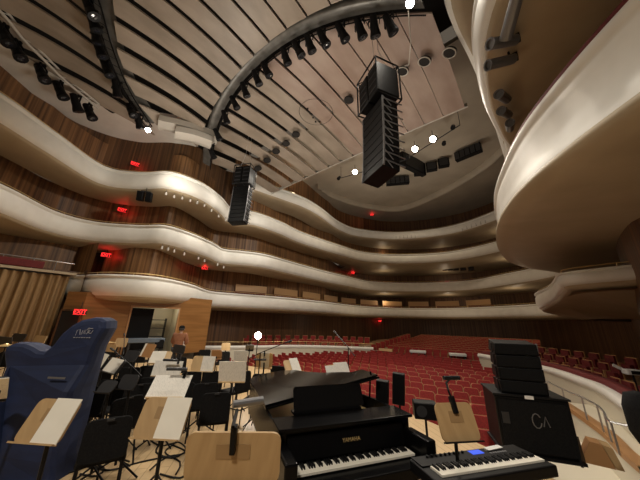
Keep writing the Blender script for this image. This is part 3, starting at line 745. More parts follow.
# ------------------------------------------------------------------ far left of the stage: curtain, doors, exit signs
struct(MB().grid([[(x, y, 3.2), (x, y, 6.05)] for x, y in ((-11.0, -9), (-11.6, -3), (-11.9, 2.0), (-9.8, 2.6))]).build('wall_left', wallwood))
struct(MB().grid([[(x, y, 0), (x, y, 4.4)] for x, y in ((-10.4, -9), (-10.6, -2), (-10.8, 2.4), (-9.2, 2.4))]).build('wall_left', darkwood))
cu = thing('stage_curtain', 'tall pleated tan curtain closing the left side of the stage', 'curtain', (-9.8, -1, 0))
R = []
for i in range(240):
    f = i/239; y = -5.5 + 7.4*f; x = -9.75 - .30*f + .10*math.sin(i*.62) + .05*math.sin(i*.23+1)
    R.append([(x+9.8, y+1, .03), (x+9.8+.03*math.sin(i*.3), y+1, 2), (x+9.8-.02, y+1, 4.0)])
MB().grid(R).build('cloth', curtain_m, cu, True)
MB().tube([(.0, -4.6, 4.03), (-.2, 2.15, 4.03)], .04, 6).build('curtain_rail', darkgrey, cu)
t = thing('choir_railing', 'red padded railing on the ledge above the tan curtain', 'railing', (-10.0, -2, 4.2))
MB().box((0, 0, .22), (.15, 5.6, .36)).build('padded_panel', reddark, t, bevel=.03)
mb = MB().tube([(0, -3, .52), (-.1, 3.9, .50)], .025, 6)
for y in (-2.5, -1.2, .1, 1.4, 2.4, 3.2): mb.tube([(0, y, 0), (0, y, .52)], .018, 5)
mb.build('metal_rail', silver, t)
MB().box((-.4, 0, -.06), (1.1, 8.2, .12)).build('ledge', soffit_m, t)
d = struct(thing('door_1', None, None, (-8.85, 2.25, 0), math.atan2(.65, .75)))
MB().box((0, 0, 1.12), (.95, .06, 2.24)).build('door_leaf', voidm, d); MB().box((-.5, 0, 1.15), (.07, .12, 2.3)).box((.5, 0, 1.15), (.07, .12, 2.3)).box((0, 0, 2.28), (1.07, .12, .07)).build('door_frame', darkwood, d)
d2 = struct(thing('door_2', None, None, (-8.15, 5.76, 0), math.atan2(2.43, .40)))
MB().box((-1.21, 0, 1.31), (.07, .16, 2.62)).box((1.21, 0, 1.31), (.07, .16, 2.62)).box((0, 0, 2.6), (2.5, .16, .08)).build('door_frame', seatwood, d2)
lf = MB().box((-.62, .25, 1.27), (1.15, .06, 2.5), RZ(rad(14))).build('door_leaf', blackp, d2)
rm = MB().box((-.2, 2.6, 1.35), (3.4, .1, 2.7)).box((1.45, 1.5, 1.35), (.1, 2.2, 2.7)).box((-.2, 1.5, 2.70), (3.4, 2.2, .1)).box((-1.9, 1.5, 1.35), (.1, 2.2, 2.7)).box((0, 1.5, -.05), (3.4, 2.2, .1))
struct(rm.build('wall_left', cream, d2))
t = thing('storage_shelf', 'grey shelf unit seen through the open stage door', 'shelf', d2.matrix_basis @ Vector((.45, 1.9, 0)), d2.rotation_euler.z)
for k in range(4): MB().box((0, 0, .4+.5*k), (1.0, .4, .04)).build('shelf_board', darkgrey, t)
for sx in (-.5, .5): MB().box((sx, 0, 1.0), (.04, .4, 2.0)).build('side_panel', darkgrey, t)
lamp('backstage_lamp', 'POINT', d2.matrix_basis @ Vector((.6, 1.1, 2.5)), 14, (1, .86, .6), .15)
def hit(px):
    ok, loc, nrm, idx, ob, mx = SC.ray_cast(bpy.context.evaluated_depsgraph_get(), CAMP + ray(*px)*1.0, ray(*px)); return loc
def exit_sign(px, D, label, sc=1.0):
    r_ = ray(*px); p = hit(px) - r_*.2
    t = thing('exit_sign', label, 'exit sign', p, math.atan2(r_.y, r_.x)-PI/2, 'red exit signs'); t.scale = (sc,)*3
    MB().box((0, .02, 0), (.5, .08, .26)).build('sign_box', darkgrey, t, bevel=.01)
    textmesh('EXIT', .24, .008, 'sign_letters', redglow, t, (0, -.03, 0), (PI/2, 0, 0))
    MB().box((0, -.022, .118), (.48, .008, .012)).box((0, -.022, -.118), (.48, .008, .012)).build('glow_strip', redglow, t)
    MB().tube([(0, .02, .12), (0, .02, .5)], .015, 5).build('hanger', darkgrey, t)
    lamp('exit_sign_glow', 'POINT', p - r_*.4, 6, (1, .03, .03), .1)
exit_sign((135, 164), 18.6, 'red exit sign on wood wall above the third balcony at left')
exit_sign((122, 210), 19.4, 'red exit sign between the second and third balconies at left')
exit_sign((106, 255), 18.6, 'red exit sign between the lowest and second balconies at left')
exit_sign((80, 312), 17.5, 'red exit sign above the dark doorway behind the harp')
exit_sign((205, 268), 21.2, 'red exit sign above lowest balcony right of the stage door')
exit_sign((353, 273), 33.5, 'far red exit sign above the second balcony')
exit_sign((380, 321), 36.5, 'far red exit sign under the lowest balcony')
exit_sign((372, 215), 35, 'far red exit sign above the topmost balcony')

# small downlights on the soffits
n_ = 0
dl = thing('soffit_downlight', 'x', 'downlight'); dl.scale = (.8, .8, .8)
MB().lathe([(.05, .12), (.07, .0), (.075, -.12), (.06, -.12)], 10).build('can', canopy_edge, dl)
MB().tube([(0, 0, .1), (0, 0, .35)], .015, 5).build('stem', darkgrey, dl)
snapshot(dl)
T3d = [(167, 190), (175, 193), (183, 194.5), (191, 197), (198, 199), (205, 202), (212, 207), (219, 213), (226, 217)]
T2d = [(163, 243.5), (169, 245), (175, 247), (185, 250), (199, 254.5), (205, 257), (218, 261), (224, 264)]
def on_ray(px, z): return at(*px, z)
for i, px in enumerate(T3d): place(dl, n_ == 0, hit(px) - Vector((0, 0, .26)), 0, 'small white downlight under third balcony bulge, %s from left' % ORD[i], 'downlights under the third balcony'); n_ += 1
for i, px in enumerate(T2d): place(dl, False, hit(px) - Vector((0, 0, .26)), 0, 'small white downlight under second balcony bulge, %s from left' % ORD[i], 'downlights under the second balcony')
for i in range(12):
    px = (396 + 3.8*i if i < 6 else 462 + 4.6*(i-6), 236 - .2*i if i < 6 else 228 - 1.6*(i-6))
    place(dl, False, hit(px) - Vector((0, 0, .26)), 0, 'tiny downlight in the row under topmost balcony at rear, %s from left' % ORD[i], 'downlights under the topmost balcony')
t = thing('twin_speaker', 'pair of small black speakers hanging under the third balcony at left', 'speaker', hit((147, 188)) - Vector((0, 0, .55)), rad(60))
for sx in (-.22, .22):
    b = MB().box((sx, 0, -.05), (.34, .34, .6), RX(rad(15))).build('speaker_box', blackp, t, bevel=.04)
MB().box((0, 0, .3), (.5, .05, .06)).tube([(0, 0, .3), (0, 0, .6)], .02, 5).build('bracket', black, t)
# tubular spotlights under the near third balcony
for i, (px, az) in enumerate((((513, 12), 75), ((503, 42), 185), ((501, 62), 180), ((503, 97), 215), ((505, 113), 215), ((510, 126), 230))):
    p = at(*px, 8.95); t = thing('tubular_spotlight', 'grey tubular spotlight under the near right soffit, %s counting from top' % ORD[i], 'spotlight', p, 0, 'tubular spotlights under the near right soffit')
    dd = W(math.cos(rad(az)), math.sin(rad(az)), 0) - W(0, 0, 0); dd = Vector((dd.x, dd.y, -.35)).normalized(); R = dirrot(dd); k = 1.25 if i == 0 else 1
    MB().lathe([(.06, -.42*k), (.13, -.40*k), (.14, .35*k), (.15, .42*k), (.11, .42*k), (.10, .36*k)], 12, (0, 0, 0), R).build('tube_housing', steelgrey, t)
    MB().tube([(0, 0, 0), (-dd.x*.3, -dd.y*.3, .25), (-dd.x*.3, -dd.y*.3, .75)], .03, 6).build('bracket', black, t)
    MB().box((-dd.x*.45, -dd.y*.45, .2), (.14, .14, .2)).build('junction_box', black, t)

# ------------------------------------------------------------------ stage furniture
def faceaway(p): d = p-CAMP; return math.atan2(d.y, d.x)-PI/2
GRP = 'wooden music stands on the stage'
def stand(corners, zt, zb, label, board=tan, sheets=(), sheetlabel=None, ledge=None, lampf=None, lamplabel=None, th=.016, patch=True):
    best = None
    for kk in range(30):
        z_ = zb + .10 + .015*kk; TL, TR, BR, BL = [Vector(at(*c, z)) for c, z in zip(corners, (z_, z_, zb, zb))]
        xx = (BR-BL).normalized(); uu = (TL+TR-BL-BR).normalized(); e = abs(xx.dot(uu)) + .15*abs(z_-zt)
        if best is None or e < best[0]: best = (e, z_)
    zt = best[1]
    TL, TR, BR, BL = [Vector(at(*c, z)) for c, z in zip(corners, (zt, zt, zb, zb))]
    mb_ = (BL+BR)/2; mt = (TL+TR)/2; wd = ((BR-BL).length + (TR-TL).length)/2
    x = (BR-BL); x.z = 0; x.normalize(); u = mt-mb_; u -= x*u.dot(x); L_ = min(u.length, .62); u.normalize(); n = x.cross(u)   # n faces up
    R = Matrix((x, n*-1, u)).transposed()
    c = mb_ + u*L_/2; base = Vector((c.x - n.x*.1, c.y - n.y*.1, 0))
    t = thing('music_stand', label, 'music stand', base, 0, GRP); o = -base
    MB().rbox(c+o, (wd, th, L_), .05, 3, R).build('desk', board, t)
    if patch:
        MB().box(c+o + n*(th/2+.002) + u*L_*.12, (wd*.36, .003, L_*.30), R).build('darker_patch', tanpatch, t)  # small darker rectangle on the desk face
    MB().box(mb_+o + n*.022, (wd*.98, .045, .012), R).build('ledge', ledge or board, t)
    hub = c - n*.05
    MB().tube([Vector((0, 0, .12)), Vector((hub.x, hub.y, hub.z-.08))+o, hub+o], .016, 7).build('pole', black, t)
    for k in range(3):
        a = k*2*PI/3 + random.uniform(0, 1)
        MB().tube([(0, 0, .2), (.14*math.cos(a), .14*math.sin(a), .12), (.34*math.cos(a), .34*math.sin(a), .012)], .012, 5).build('leg', black, t)
    for k, (f0, f1, g0, g1, m, lab) in enumerate(sheets):
        q = thing('sheet_music', lab, 'sheet music', c + n*(th/2+.006+.004*k) + x*wd*((f0+f1)/2-.5) + u*L_*((g0+g1)/2-.5), 0)
        MB().box((0, 0, 0), (wd*(f1-f0), .007, L_*(g1-g0)), R).build('page', m, q)
    if lampf is not None:
        q = thing('stand_lamp', lamplabel, 'lamp', c + u*L_*.5, 0)
        px_ = x*wd*(lampf-.5)
        MB().box(px_ + n*.02, (.03, .05, .09), R).build('clip', blackp, q)
        MB().tube([px_ + n*.03, px_ + n*.12 + u*.03, px_ + n*.16 + Vector((0, 0, .02))], .008, 6).build('gooseneck', black, q)
        MB().tube([px_ + n*.16 - x*.20, px_ + n*.16 + x*.05], .020, 8).build('tube_shade', darkgrey, q)
    return t, c, x, u, n, wd, L_, R
tA = stand(((40, 401), (88, 398), (61, 446), (8, 442)), 1.20, .98, 'tan music stand with one white sheet beside the blue harp cover', tan, ((.42, 1.0, .0, 1.02, paperplain, 'long white sheet on the stand beside the blue harp cover'),))
tB = stand(((147, 399), (192, 397), (183, 441), (128, 438)), 1.20, .98, 'half tan half white music stand right of the near chair', tan, ((.46, 1.0, .0, 1.02, paperplain, 'white folder on the stand right of the near chair'),))
tC = stand(((193, 432), (277, 432), (284, 482), (178, 482)), 1.20, 1.0, 'large bare tan music stand in the centre foreground', tan)
tD = stand(((434, 404), (466, 401), (481, 441), (444, 443)), 1.22, .98, 'bare tan music stand leaning behind the electric keyboard', tan, ledge=black)
stand(((157, 377), (190, 375), (186, 399), (143, 399)), 1.22, 1.02, 'music stand covered with white parts, nearest of the centre column', tanlight, ((-.02, .5, -.02, 1.0, paper, 'left printed page on nearest stand of the centre column'), (.5, 1.02, -.02, 1.0, paper, 'right printed page on nearest stand of the centre column')), lampf=.8, lamplabel='black tube lamp on the nearest stand of the centre column', patch=False)
stand(((158, 361), (184, 361), (181, 377), (150, 376)), 1.22, 1.02, 'music stand with white parts, second of the centre column', tanlight, ((-.02, .5, 0, 1, paper, 'left printed page on second stand of the centre column'), (.5, 1.02, 0, 1, paper, 'right printed page on second stand of the centre column')), lampf=.85, lamplabel='black tube lamp on the second stand of the centre column', patch=False)
stand(((156, 351), (173, 352), (167, 364), (149, 364)), 1.22, 1.02, 'pale music stand in front of the standing person', tanlight, ((.0, .7, 0, 1, paperplain, 'cream page on the stand in front of the standing person'),), patch=False)
stand(((220, 362), (246, 362), (246, 381), (218, 381)), 1.22, 1.02, 'music stand holding two large printed pages left of the piano tail', tanlight, ((0, .5, 0, 1.05, paper, 'left large printed page near the piano tail'), (.5, 1.0, 0, 1.05, paper, 'right large printed page near the piano tail')), patch=False)
stand(((196, 355), (213, 357), (212, 372), (191, 371)), 1.22, 1.02, 'orange plywood music stand with white page right of the person', tanlight, ((.45, 1, 0, 1, paper, 'white page on the orange stand right of the person'),), patch=False)
stand(((235, 351), (247, 351), (248, 361), (233, 361)), 1.22, 1.02, 'far music stand with white pages left of the bright floor lamp', tanlight, ((0, 1, 0, 1.05, paper, 'bright white page left of the floor lamp'),), patch=False)
stand(((257, 353), (272, 353), (273, 367), (255, 367)), 1.22, 1.02, 'plywood music stand right of the bright floor lamp', tanlight, ((.3, .8, 0, 1.05, paper, 'white page on the stand right of the floor lamp'),), patch=False, lampf=.5, lamplabel='small black lamp on the stand right of the floor lamp')
stand(((284, 361), (297, 359), (302, 374), (288, 376)), 1.22, 1.02, 'plywood music stand nearest the red seats with narrow white page', tanlight, ((.4, .95, 0, 1.08, paper, 'narrow white page on the stand nearest the red seats'),), patch=False)
stand(((103, 353), (111, 355), (100, 371), (92, 367)), 1.22, 1.0, 'small tilted stand with white page just right of the harp', darkgrey, ((0, 1, 0, 1, paperplain, 'white page just right of the harp'),), patch=False)
stand(((114, 357), (124, 361), (115, 375), (102, 371)), 1.22, 1.0, 'small tilted stand with cream page, second right of the harp', darkgrey, ((.1, .9, 0, 1, paperplain, 'cream page second right of the harp'),), patch=False)
stand(((145, 344), (158, 344), (152, 358), (138, 356)), 1.25, 1.0, 'brown backed music stand before the open stage door', seatwood, ((0, .15, 0, 1, paperplain, 'white page edge on the brown stand before the door'),), patch=False)
stand(((327, 366), (347, 363), (350, 383), (333, 385)), 1.28, 1.02, 'music stand behind the piano lid with two white pages', tanlight, ((-.05, .45, -.1, .95, paper, 'left white page standing behind the piano lid'), (.35, 1.0, 0, 1.08, paper, 'right white page standing behind the piano lid')), patch=False)
stand(((-8, 372), (9, 371), (8, 397), (-10, 399)), 1.2, .98, 'music stand cut by left frame edge beside the harp', darkgrey, ((0, 1, 0, 1, paper, 'grey white page at the left frame edge'),), patch=False)
for i, (c4, lab) in enumerate(((((2, 336), (12, 338), (10, 348), (-2, 346)), 'dark music stand before the curtain at the far left'), (((14, 333), (26, 334), (22, 342), (10, 341)), 'dark music stand behind the harp shoulder'), (((36, 335), (46, 336), (43, 344), (33, 343)), 'tan music stand peeping over the harp hollow'), (((118, 338), (130, 338), (126, 347), (113, 347)), 'tan music stand near the orange wall'), (((176, 344), (186, 346), (183, 354), (173, 352)), 'dark music stand left of the person'), (((212, 350), (222, 350), (222, 358), (211, 358)), 'far dark stand between person and floor lamp'))):
    stand(c4, 1.22, 1.02, lab, (darkgrey, darkgrey, tanlight, tan, darkgrey, seatwood)[i], patch=False)
for i, (c4, lab) in enumerate(((((128, 350), (140, 351), (134, 362), (122, 361)), 'dark stand in front of the orange wall, left of the brown backed one'), (((108, 344), (119, 345), (114, 352), (103, 351)), 'tan stand right of the harp tip'), (((124, 374), (140, 375), (134, 390), (117, 389)), 'bare dark stand between the tilted stands and the white centre column'), (((104, 380), (118, 381), (110, 394), (95, 393)), 'bare dark stand low beside the harp side'), (((178, 336), (186, 337), (184, 343), (176, 342)), 'far dark stand by the door frame'), (((222, 343), (231, 343), (230, 350), (221, 350)), 'far tan stand at the end of the orange wall'), (((246, 343), (254, 343), (254, 350), (245, 350)), 'far dark stand just left of the floor lamp bulb'), (((86, 350), (94, 351), (90, 360), (81, 359)), 'dark stand touching the harp outline'), (((30, 352), (40, 352), (38, 362), (27, 362)), 'dark stand hidden behind the harp hollow'))):
    stand(c4, 1.22, 1.02, lab, (darkgrey, tan, darkgrey, darkgrey, black, tanlight, darkgrey, darkgrey, black, black)[i], patch=False)
# clip lamp of the foreground stand
t, c, x, u, n, wd, L_, R = tC
q = thing('stand_lamp', 'silver tube lamp clipped to the large foreground stand', 'lamp', c + u*L_*.5, 0)
MB().box(n*.02 - u*.03, (.035, .05, .16), R).build('clip', blackp, q, bevel=.006)
a = atv(237, 410, 2.15)-q.location
MB().tube([n*.03, n*.06 + u*.06, a], .012, 6).build('gooseneck', black, q)
b0 = atv(233, 404.5, 2.15)-q.location; b1 = atv(263, 400, 2.25)-q.location
MB().tube([b0, b1], .026, 10).build('tube_shade', steelgrey, q)
t, c, x, u, n, wd, L_, R = tD
q = thing('stand_lamp', 'black gooseneck lamp on the stand behind the electric keyboard', 'lamp', c + u*L_*.5, 0)
MB().box(n*.02 - u*.02, (.04, .05, .14), R).build('clip', blackp, q, bevel=.006)
MB().tube([n*.03, n*.05 + u*.10 - x*.03, n*.04 + u*.16 - x*.02, n*.05 + u*.19 + x*.02], .010, 6).build('gooseneck', black, q)
MB().tube([n*.05 + u*.20 - x*.04, n*.05 + u*.20 + x*.13], .020, 8).build('tube_shade', black, q)

def make_chair():
    t = thing('orchestra_chair', 'x', 'chair')
    MB().rbox((0, -.20, .67), (.43, .045, .40), .07, 4, RX(rad(-8))).build('backrest', blackf, t, bevel=.012)
    MB().box((0, .05, .45), (.45, .44, .06)).build('seat', blackf, t, bevel=.02)
    for sx in (-1, 1):
        MB().tube([(sx*.20, .24, .43), (sx*.21, .28, 0)], .012, 6).build('leg', black, t)
        MB().tube([(sx*.20, -.15, .43), (sx*.21, -.26, 0)], .012, 6).build('leg', black, t)
        MB().tube([(sx*.205, -.15, .42), (sx*.205, -.19, .60)], .012, 6).build('back_post', black, t)
    MB().box((0, -.232, .86), (.07, .012, .02)).build('handle_slot', darkgrey, t)
    return t
ch0 = make_chair(); snapshot(ch0)
chairs = [((111, 420), 'black chair in the near left foreground between two stands', 0), ((217, 394), 'black chair directly behind the large foreground stand', 0), ((213, 372), 'black chair behind the one behind the foreground stand', 0), ((131, 398), 'low black chair seen between harp and centre stands', 30), ((130, 368), 'black chair right of the two small tilted stands', -20),
          ((163, 355), 'black chair left of the person', 10), ((112, 346), 'black chair near the orange wall behind the harp', -30), ((193, 372), 'black chair under the orange stand', 20), ((150, 366), 'black chair behind the brown backed stand', 0), ((263, 374), 'black chair beside the piano tail', 160), ((279, 366), 'black chair by the stage edge near the red seats', 150), ((180, 358), 'black chair beside the centre column of stands', 15), ((160, 340), 'black chair in front of the stage door', 0), ((232, 362), 'black chair behind the two large printed pages', 0),
          ((20, 338), 'black chair before the curtain at far left', 0), ((100, 360), 'black chair hidden behind the tilted stands', 10), ((205, 350), 'black chair by the end of orange wall', 0), ((128, 357), 'black chair between harp and brown stand', -10)]
chairs += [((98, 345), 'black chair far back between the harp tip and orange wall', -40), ((140, 350), 'black chair just behind the brown backed stand', -25), ((113, 380), 'black chair among the tilted stands by the harp', -15), ((92, 388), 'black chair tucked close to the right side of the harp', -30), ((141, 385), 'black chair left of the nearest white centre stand', 10), ((245, 372), 'black chair right of the two large printed pages', 40), ((225, 352), 'black chair far back near the floor lamp', 20), ((207, 384), 'black chair in the row right of the centre stands', 5), ((183, 384), 'black chair hidden behind the centre stand column', 5), ((8, 352), 'black chair at the left edge behind the harp', -30), ((40, 340), 'black chair peeping over the harp hollow', -10), ((242, 358), 'black chair left of the floor lamp', 30), ((100, 372), 'black chair right against the harp cover', 0), ((152, 378), 'black chair ahead of the centre stand column', 0)]
for i, (px, lab, a) in enumerate(chairs):
    p = at(*px, .86); rot = faceaway(p) + rad(a); p = Vector((p.x, p.y, 0)) + RZ(rot) @ Vector((0, .23, 0))
    place(ch0, i == 0, p, rot, lab, 'black orchestra chairs')

# ------------------------------------------------------------------ grand piano
px_rot = YAW + rad(20.7)
pn = thing('grand_piano', 'glossy black grand piano with lid low open and keys facing us', 'piano', W(-.15, 2.62), px_rot)
rimp = [(-.13, .25), (1.37, .25), (1.38, .9), (1.33, 1.15), (1.15, 1.4), (.9, 1.65), (.72, 1.95), (.62, 2.25), (.42, 2.47), (.15, 2.52), (-.08, 2.45), (-.14, 2.25)]
def inset(pts, k, c=(.5, 1.2)): return [(c[0]+(x-c[0])*k, c[1]+(y-c[1])*k) for x, y in pts]
out = rimp; inn = inset(rimp, .95); n = len(out); mb = MB()
vs = [(x, y, .62) for x, y in out] + [(x, y, .99) for x, y in out] + [(x, y, .99) for x, y in inn] + [(x, y, .70) for x, y in inn]
fs = []
for i in range(n):
    j = (i+1) % n
    for a in range(3): fs.append((a*n+i, a*n+j, (a+1)*n+j, (a+1)*n+i))
fs.append(tuple(range(n-1, -1, -1)))
mb.add(vs, fs); mb.build('case_rim', pianoblack, pn)
MB().slab(inset(rimp, .94), .78, .80).build('soundboard', seatwood, pn)
MB().slab([(x, y) for x, y in inset([(-.05, .5), (1.3, .5), (1.3, 1.05), (1.05, 1.35), (.6, 2.0), (.3, 2.35), (0, 2.3)], .96)], .84, .86).build('iron_plate', brass, pn)
MB().box((.62, .02, .66), (1.5, .36, .10)).build('key_bed', pianoblack, pn, bevel=.01)
for x in (-.085, 1.315): MB().box((x, .03, .78), (.11, .36, .22)).build('key_cheek', pianoblack, pn, bevel=.02)
fb = MB().box((.615, .215, .84), (1.29, .03, .20), RX(rad(-14))).build('fallboard', pianoblack, pn, bevel=.008)
textmesh('YAMAHA', .048, .002, 'maker_name', brass, pn, (.615, .183, .86), (rad(76), 0, 0))
MB().box((.62, .34, 1.0), (1.5, .34, .03)).build('front_lid_strip', pianoblack, pn, bevel=.008)
md = MB().rbox((.55, .60, 1.14), (.86, .02, .24), .03, 3, RX(rad(-22))).build('music_desk', blackg, pn)
MB().box((.50, .54, 1.03), (.8, .14, .02)).build('desk_shelf', blackg, pn)
def make_keys(parent, x0, y0, z, length, wh, depth=.15):
    kw = wh
    wm = MB().box((kw*.5, depth/2, 0), (kw*.93, depth, .02)).build('white_key', ivory, parent, bevel=.0015); wm.location = (x0, y0, z)
    bm_ = MB().box((0, depth*.33, 0), (kw*.52, depth*.62, .022), None, .85).build('black_key', black, parent); bm_.location = (x0, y0, z+.02)
    fw_ = True; fb_ = True
    for i in range(52):
        k = wm if fw_ else wm.copy()
        if not fw_: COL.objects.link(k)
        fw_ = False; k.location = (x0+kw*i, y0, z)
        if i < 51 and (i % 7) in (0, 2, 3, 5, 6):
            b = bm_ if fb_ else bm_.copy()
            if not fb_: COL.objects.link(b)
            fb_ = False; b.location = (x0+kw*(i+1), y0+depth*.37, z+.018)
make_keys(pn, 0, 0, .73, 1.225, 1.225/52)
la = rad(9.5); Rl = Matrix.Rotation(-la, 3, 'Y'); hinge = Vector((-.14, 0, 1.0))
lp = [(x+.14, y) for x, y in [(-.14, .80), (1.40, .80), (1.40, .95), (1.34, 1.2), (1.16, 1.46), (.92, 1.7), (.75, 2.0), (.64, 2.3), (.43, 2.52), (.14, 2.57), (-.09, 2.5), (-.14, 2.3)]]
mb = MB().slab(lp, .0, .022); mb.v = [tuple(hinge + Rl @ Vector(v)) for v in mb.v]; lidm = mb.build('lid', blackg, pn, bevel=.004)
mb = MB().slab([(0, .82), (1.53, .82), (1.53, 1.24), (0, 1.24)], .028, .048); mb.v = [tuple(hinge + Rl @ Vector(v)) for v in mb.v]; mb.build('front_lid', blackg, pn, bevel=.004)
MB().tube([(1.30, .95, .99), (1.33, .95, 1.32)], .012, 6).build('lid_prop', blackg, pn)
for x, y in ((.0, .35), (1.24, .35), (.2, 2.1)):
    lg = MB().lathe([(.045, .06), (.05, .1), (.075, .5), (.085, .62)], 4, (x, y, 0), RZ(PI/4)).build('leg', blackg, pn)
    MB().lathe([(.03, 0), (.035, .03), (.03, .07)], 10, (x, y, 0)).build('caster', brass, lg)
ly = MB().box((.62, .42, .35), (.05, .05, .5)).box((.52, .42, .35), (.03, .04, .5)).box((.72, .42, .35), (.03, .04, .5)).box((.62, .42, .11), (.34, .12, .05)).build('pedal_lyre', blackg, pn)
for k in (-.09, 0, .09): MB().box((.62+k, .33, .09), (.03, .12, .012)).build('pedal', brass, ly)

# electric keyboard
kb = thing('electric_keyboard', 'black stage keyboard with small blue screen at lower right', 'keyboard', W(1.04, 2.55), YAW+rad(15.5))
kw = 1.13/52
MB().box((.545, .13, .735), (1.26, .40, .09)).build('body', blackp, kb, bevel=.012)
MB().box((.545, .245, .785), (1.22, .16, .012)).build('control_panel', blackp, kb)
sc_ = MB().box((.62, .27, .793), (.13, .07, .006)).build('screen', screenm, kb); tag(sc_, 'glowing blue screen')
for k in range(9): MB().lathe([(.012, 0), (.011, .018), (.002, .019)], 10, (.08+.05*k, .29, .79)).build('knob', black, kb)
for k in range(14): MB().box((.75+.03*(k % 7), .22+.06*(k//7), .793), (.02, .02, .008)).build('button', whiteplastic if k == 8 else steelgrey, kb)
make_keys(kb, 0, 0, .787, 1.13, kw, .145)
for sx in (-1, 1):
    for y in (-.02, .30): MB().tube([(.57-sx*.45, y, .0), (.57+sx*.35, y, .69)], .02, 6).build('stand_leg', black, kb)
t = thing('folded_paper', 'white paper slip lying on the electric keyboard panel', 'paper', kb.matrix_basis @ Vector((.86, .29, .802)), kb.rotation_euler.z)
MB().box((0, 0, 0), (.20, .06, .004), RZ(rad(6))).build('paper', whiteplastic, t)

# speakers at right
sb = thing('subwoofer', 'big black subwoofer cabinet standing at right under a stack', 'subwoofer', W(3.64, 5.12), YAW+rad(-19))
MB().box((0, .0, .46), (1.02, .80, .80)).build('cabinet', blackp, sb, bevel=.02)
MB().box((0, -.41, .46), (.94, .03, .70)).build('grille', blackf, sb)
MB().box((0, 0, .875), (1.06, .84, .03)).build('top_board', black, sb)
MB().box((-.02, -.425, .87), (.12, .006, .05)).build('label_plate', whiteplastic, sb)
for x in (-.40,): MB().box((x, -.43, .55), (.10, .02, .16)).build('handle', darkgrey, sb)
MB().tube([(.02+.06*math.cos(a*.55), -.432, .55+.10*math.sin(a*.55)) for a in range(1, 12)], .008, 5).tube([(.10, -.432, .48), (.14, -.432, .62), (.18, -.432, .48)], .008, 5).build('badge', steelgrey, sb)
MB().box((0, 0, .05), (1.08, .86, .04)).build('dolly_board', black, sb)
for x in (-.5, .5):
    for y in (-.35, .35): MB().lathe([(.035, -.02), (.035, .02)], 10, (x, y, .035), RY(PI/2)).build('caster', black, sb)
MB().prism([(-.16, 0), (.16, 0), (.05, .34), (-.10, .34)], .03, (.54, -.30, .02), RZ(rad(60))).build('side_flap', black, sb)
st_ = thing('speaker_stack', 'four black line speakers stacked curved on the subwoofer', 'speaker stack', W(3.56, 5.0, .892), YAW+rad(-20))
z = 0; y = 0
for k in range(4):
    R = RX(rad(-2+3*k)); e = MB().prism([(-.33, 0), (.33, 0), (.34-.01*k, .19), (-.34+.01*k, .19)], .42, (0, y, z), R).build('line_speaker', blackp, st_, bevel=.012)
    MB().box(Vector((0, y, z)) + R @ Vector((0, -.215, .095)), (.60, .012, .15), R).build('front_grille', blackf, e)
    for sx in (-.345, .345): MB().box(Vector((sx, y, z)) + R @ Vector((0, -.10, .1)), (.015, .05, .17), R).build('rigging_link', steelgrey if sx > 0 else black, e)
    z += .208; y += .012
# small monitor speaker on a stand and black slabs behind the piano
m_ = thing('monitor_speaker', 'small black monitor on thin stand right of the piano', 'speaker', W(1.30, 3.50), YAW+rad(-12))
MB().box((0, 0, 1.0), (.26, .18, .17)).build('speaker_box', blackp, m_, bevel=.012); MB().lathe([(.06, 0), (.04, -.01), (.01, 0)], 14, (-.05, -.095, 1.0), RX(PI/2)).build('driver', darkgrey, m_)
MB().tube([(0, 0, .02), (0, 0, .92)], .014, 6).build('pole', black, m_); MB().lathe([(.16, 0), (.16, .015), (.03, .03)], 16).build('base', black, m_)
for i, (u, v, z, h) in enumerate(((.93, 4.05, 1.05, .30), (1.19, 4.15, 1.08, .40))):
    t = thing('upright_speaker', ['short black upright speaker right behind the piano lid', 'tall thin black upright speaker right behind the piano lid'][i], 'speaker', W(u, v), YAW+rad(-20))
    MB().box((0, 0, z), (.17, .14, h), RY(rad(4))).build('speaker_box', blackp, t, bevel=.01); MB().tube([(0, 0, .02), (0, 0, z-h/2+.02)], .016, 6).build('pole', black, t); MB().lathe([(.15, 0), (.15, .015), (.03, .03)], 16).build('base', black, t)
BG = atv(650, 437, 3.3)
t = thing('equipment_bag', 'black equipment bag on a stand at the right frame edge', 'bag', Vector((BG.x, BG.y, 0)), YAW)
MB().lathe([(.02, .74), (.10, .76), (.15, .88), (.15, 1.12), (.11, 1.26), (.02, 1.29)], 12).build('bag_body', blackf, t, True); MB().tube([(0, 0, 0), (0, 0, .76)], .02, 6).build('pole', black, t)
for k in range(3): MB().tube([(0, 0, .5), (.3*math.cos(k*2.1), .3*math.sin(k*2.1), .01)], .014, 5).build('leg', black, t)
p = at(632, 372, .55); t = thing('projector', 'white projector with dark lens on the right terrace', 'projector', p, YAW+rad(-20))
MB().box((0, 0, 0), (.42, .34, .17)).build('housing', whiteplastic, t, bevel=.03); MB().box((.02, -.18, 0), (.26, .02, .11)).build('lens_panel', black, t); MB().box((-.3, .1, .12), (.28, .03, .10), RY(rad(30))).build('raised_flap', whiteplastic, t)
MB().tube([(0, 0, -.08), (0, 0, -.9)], .03, 6).build('pole', black, t)

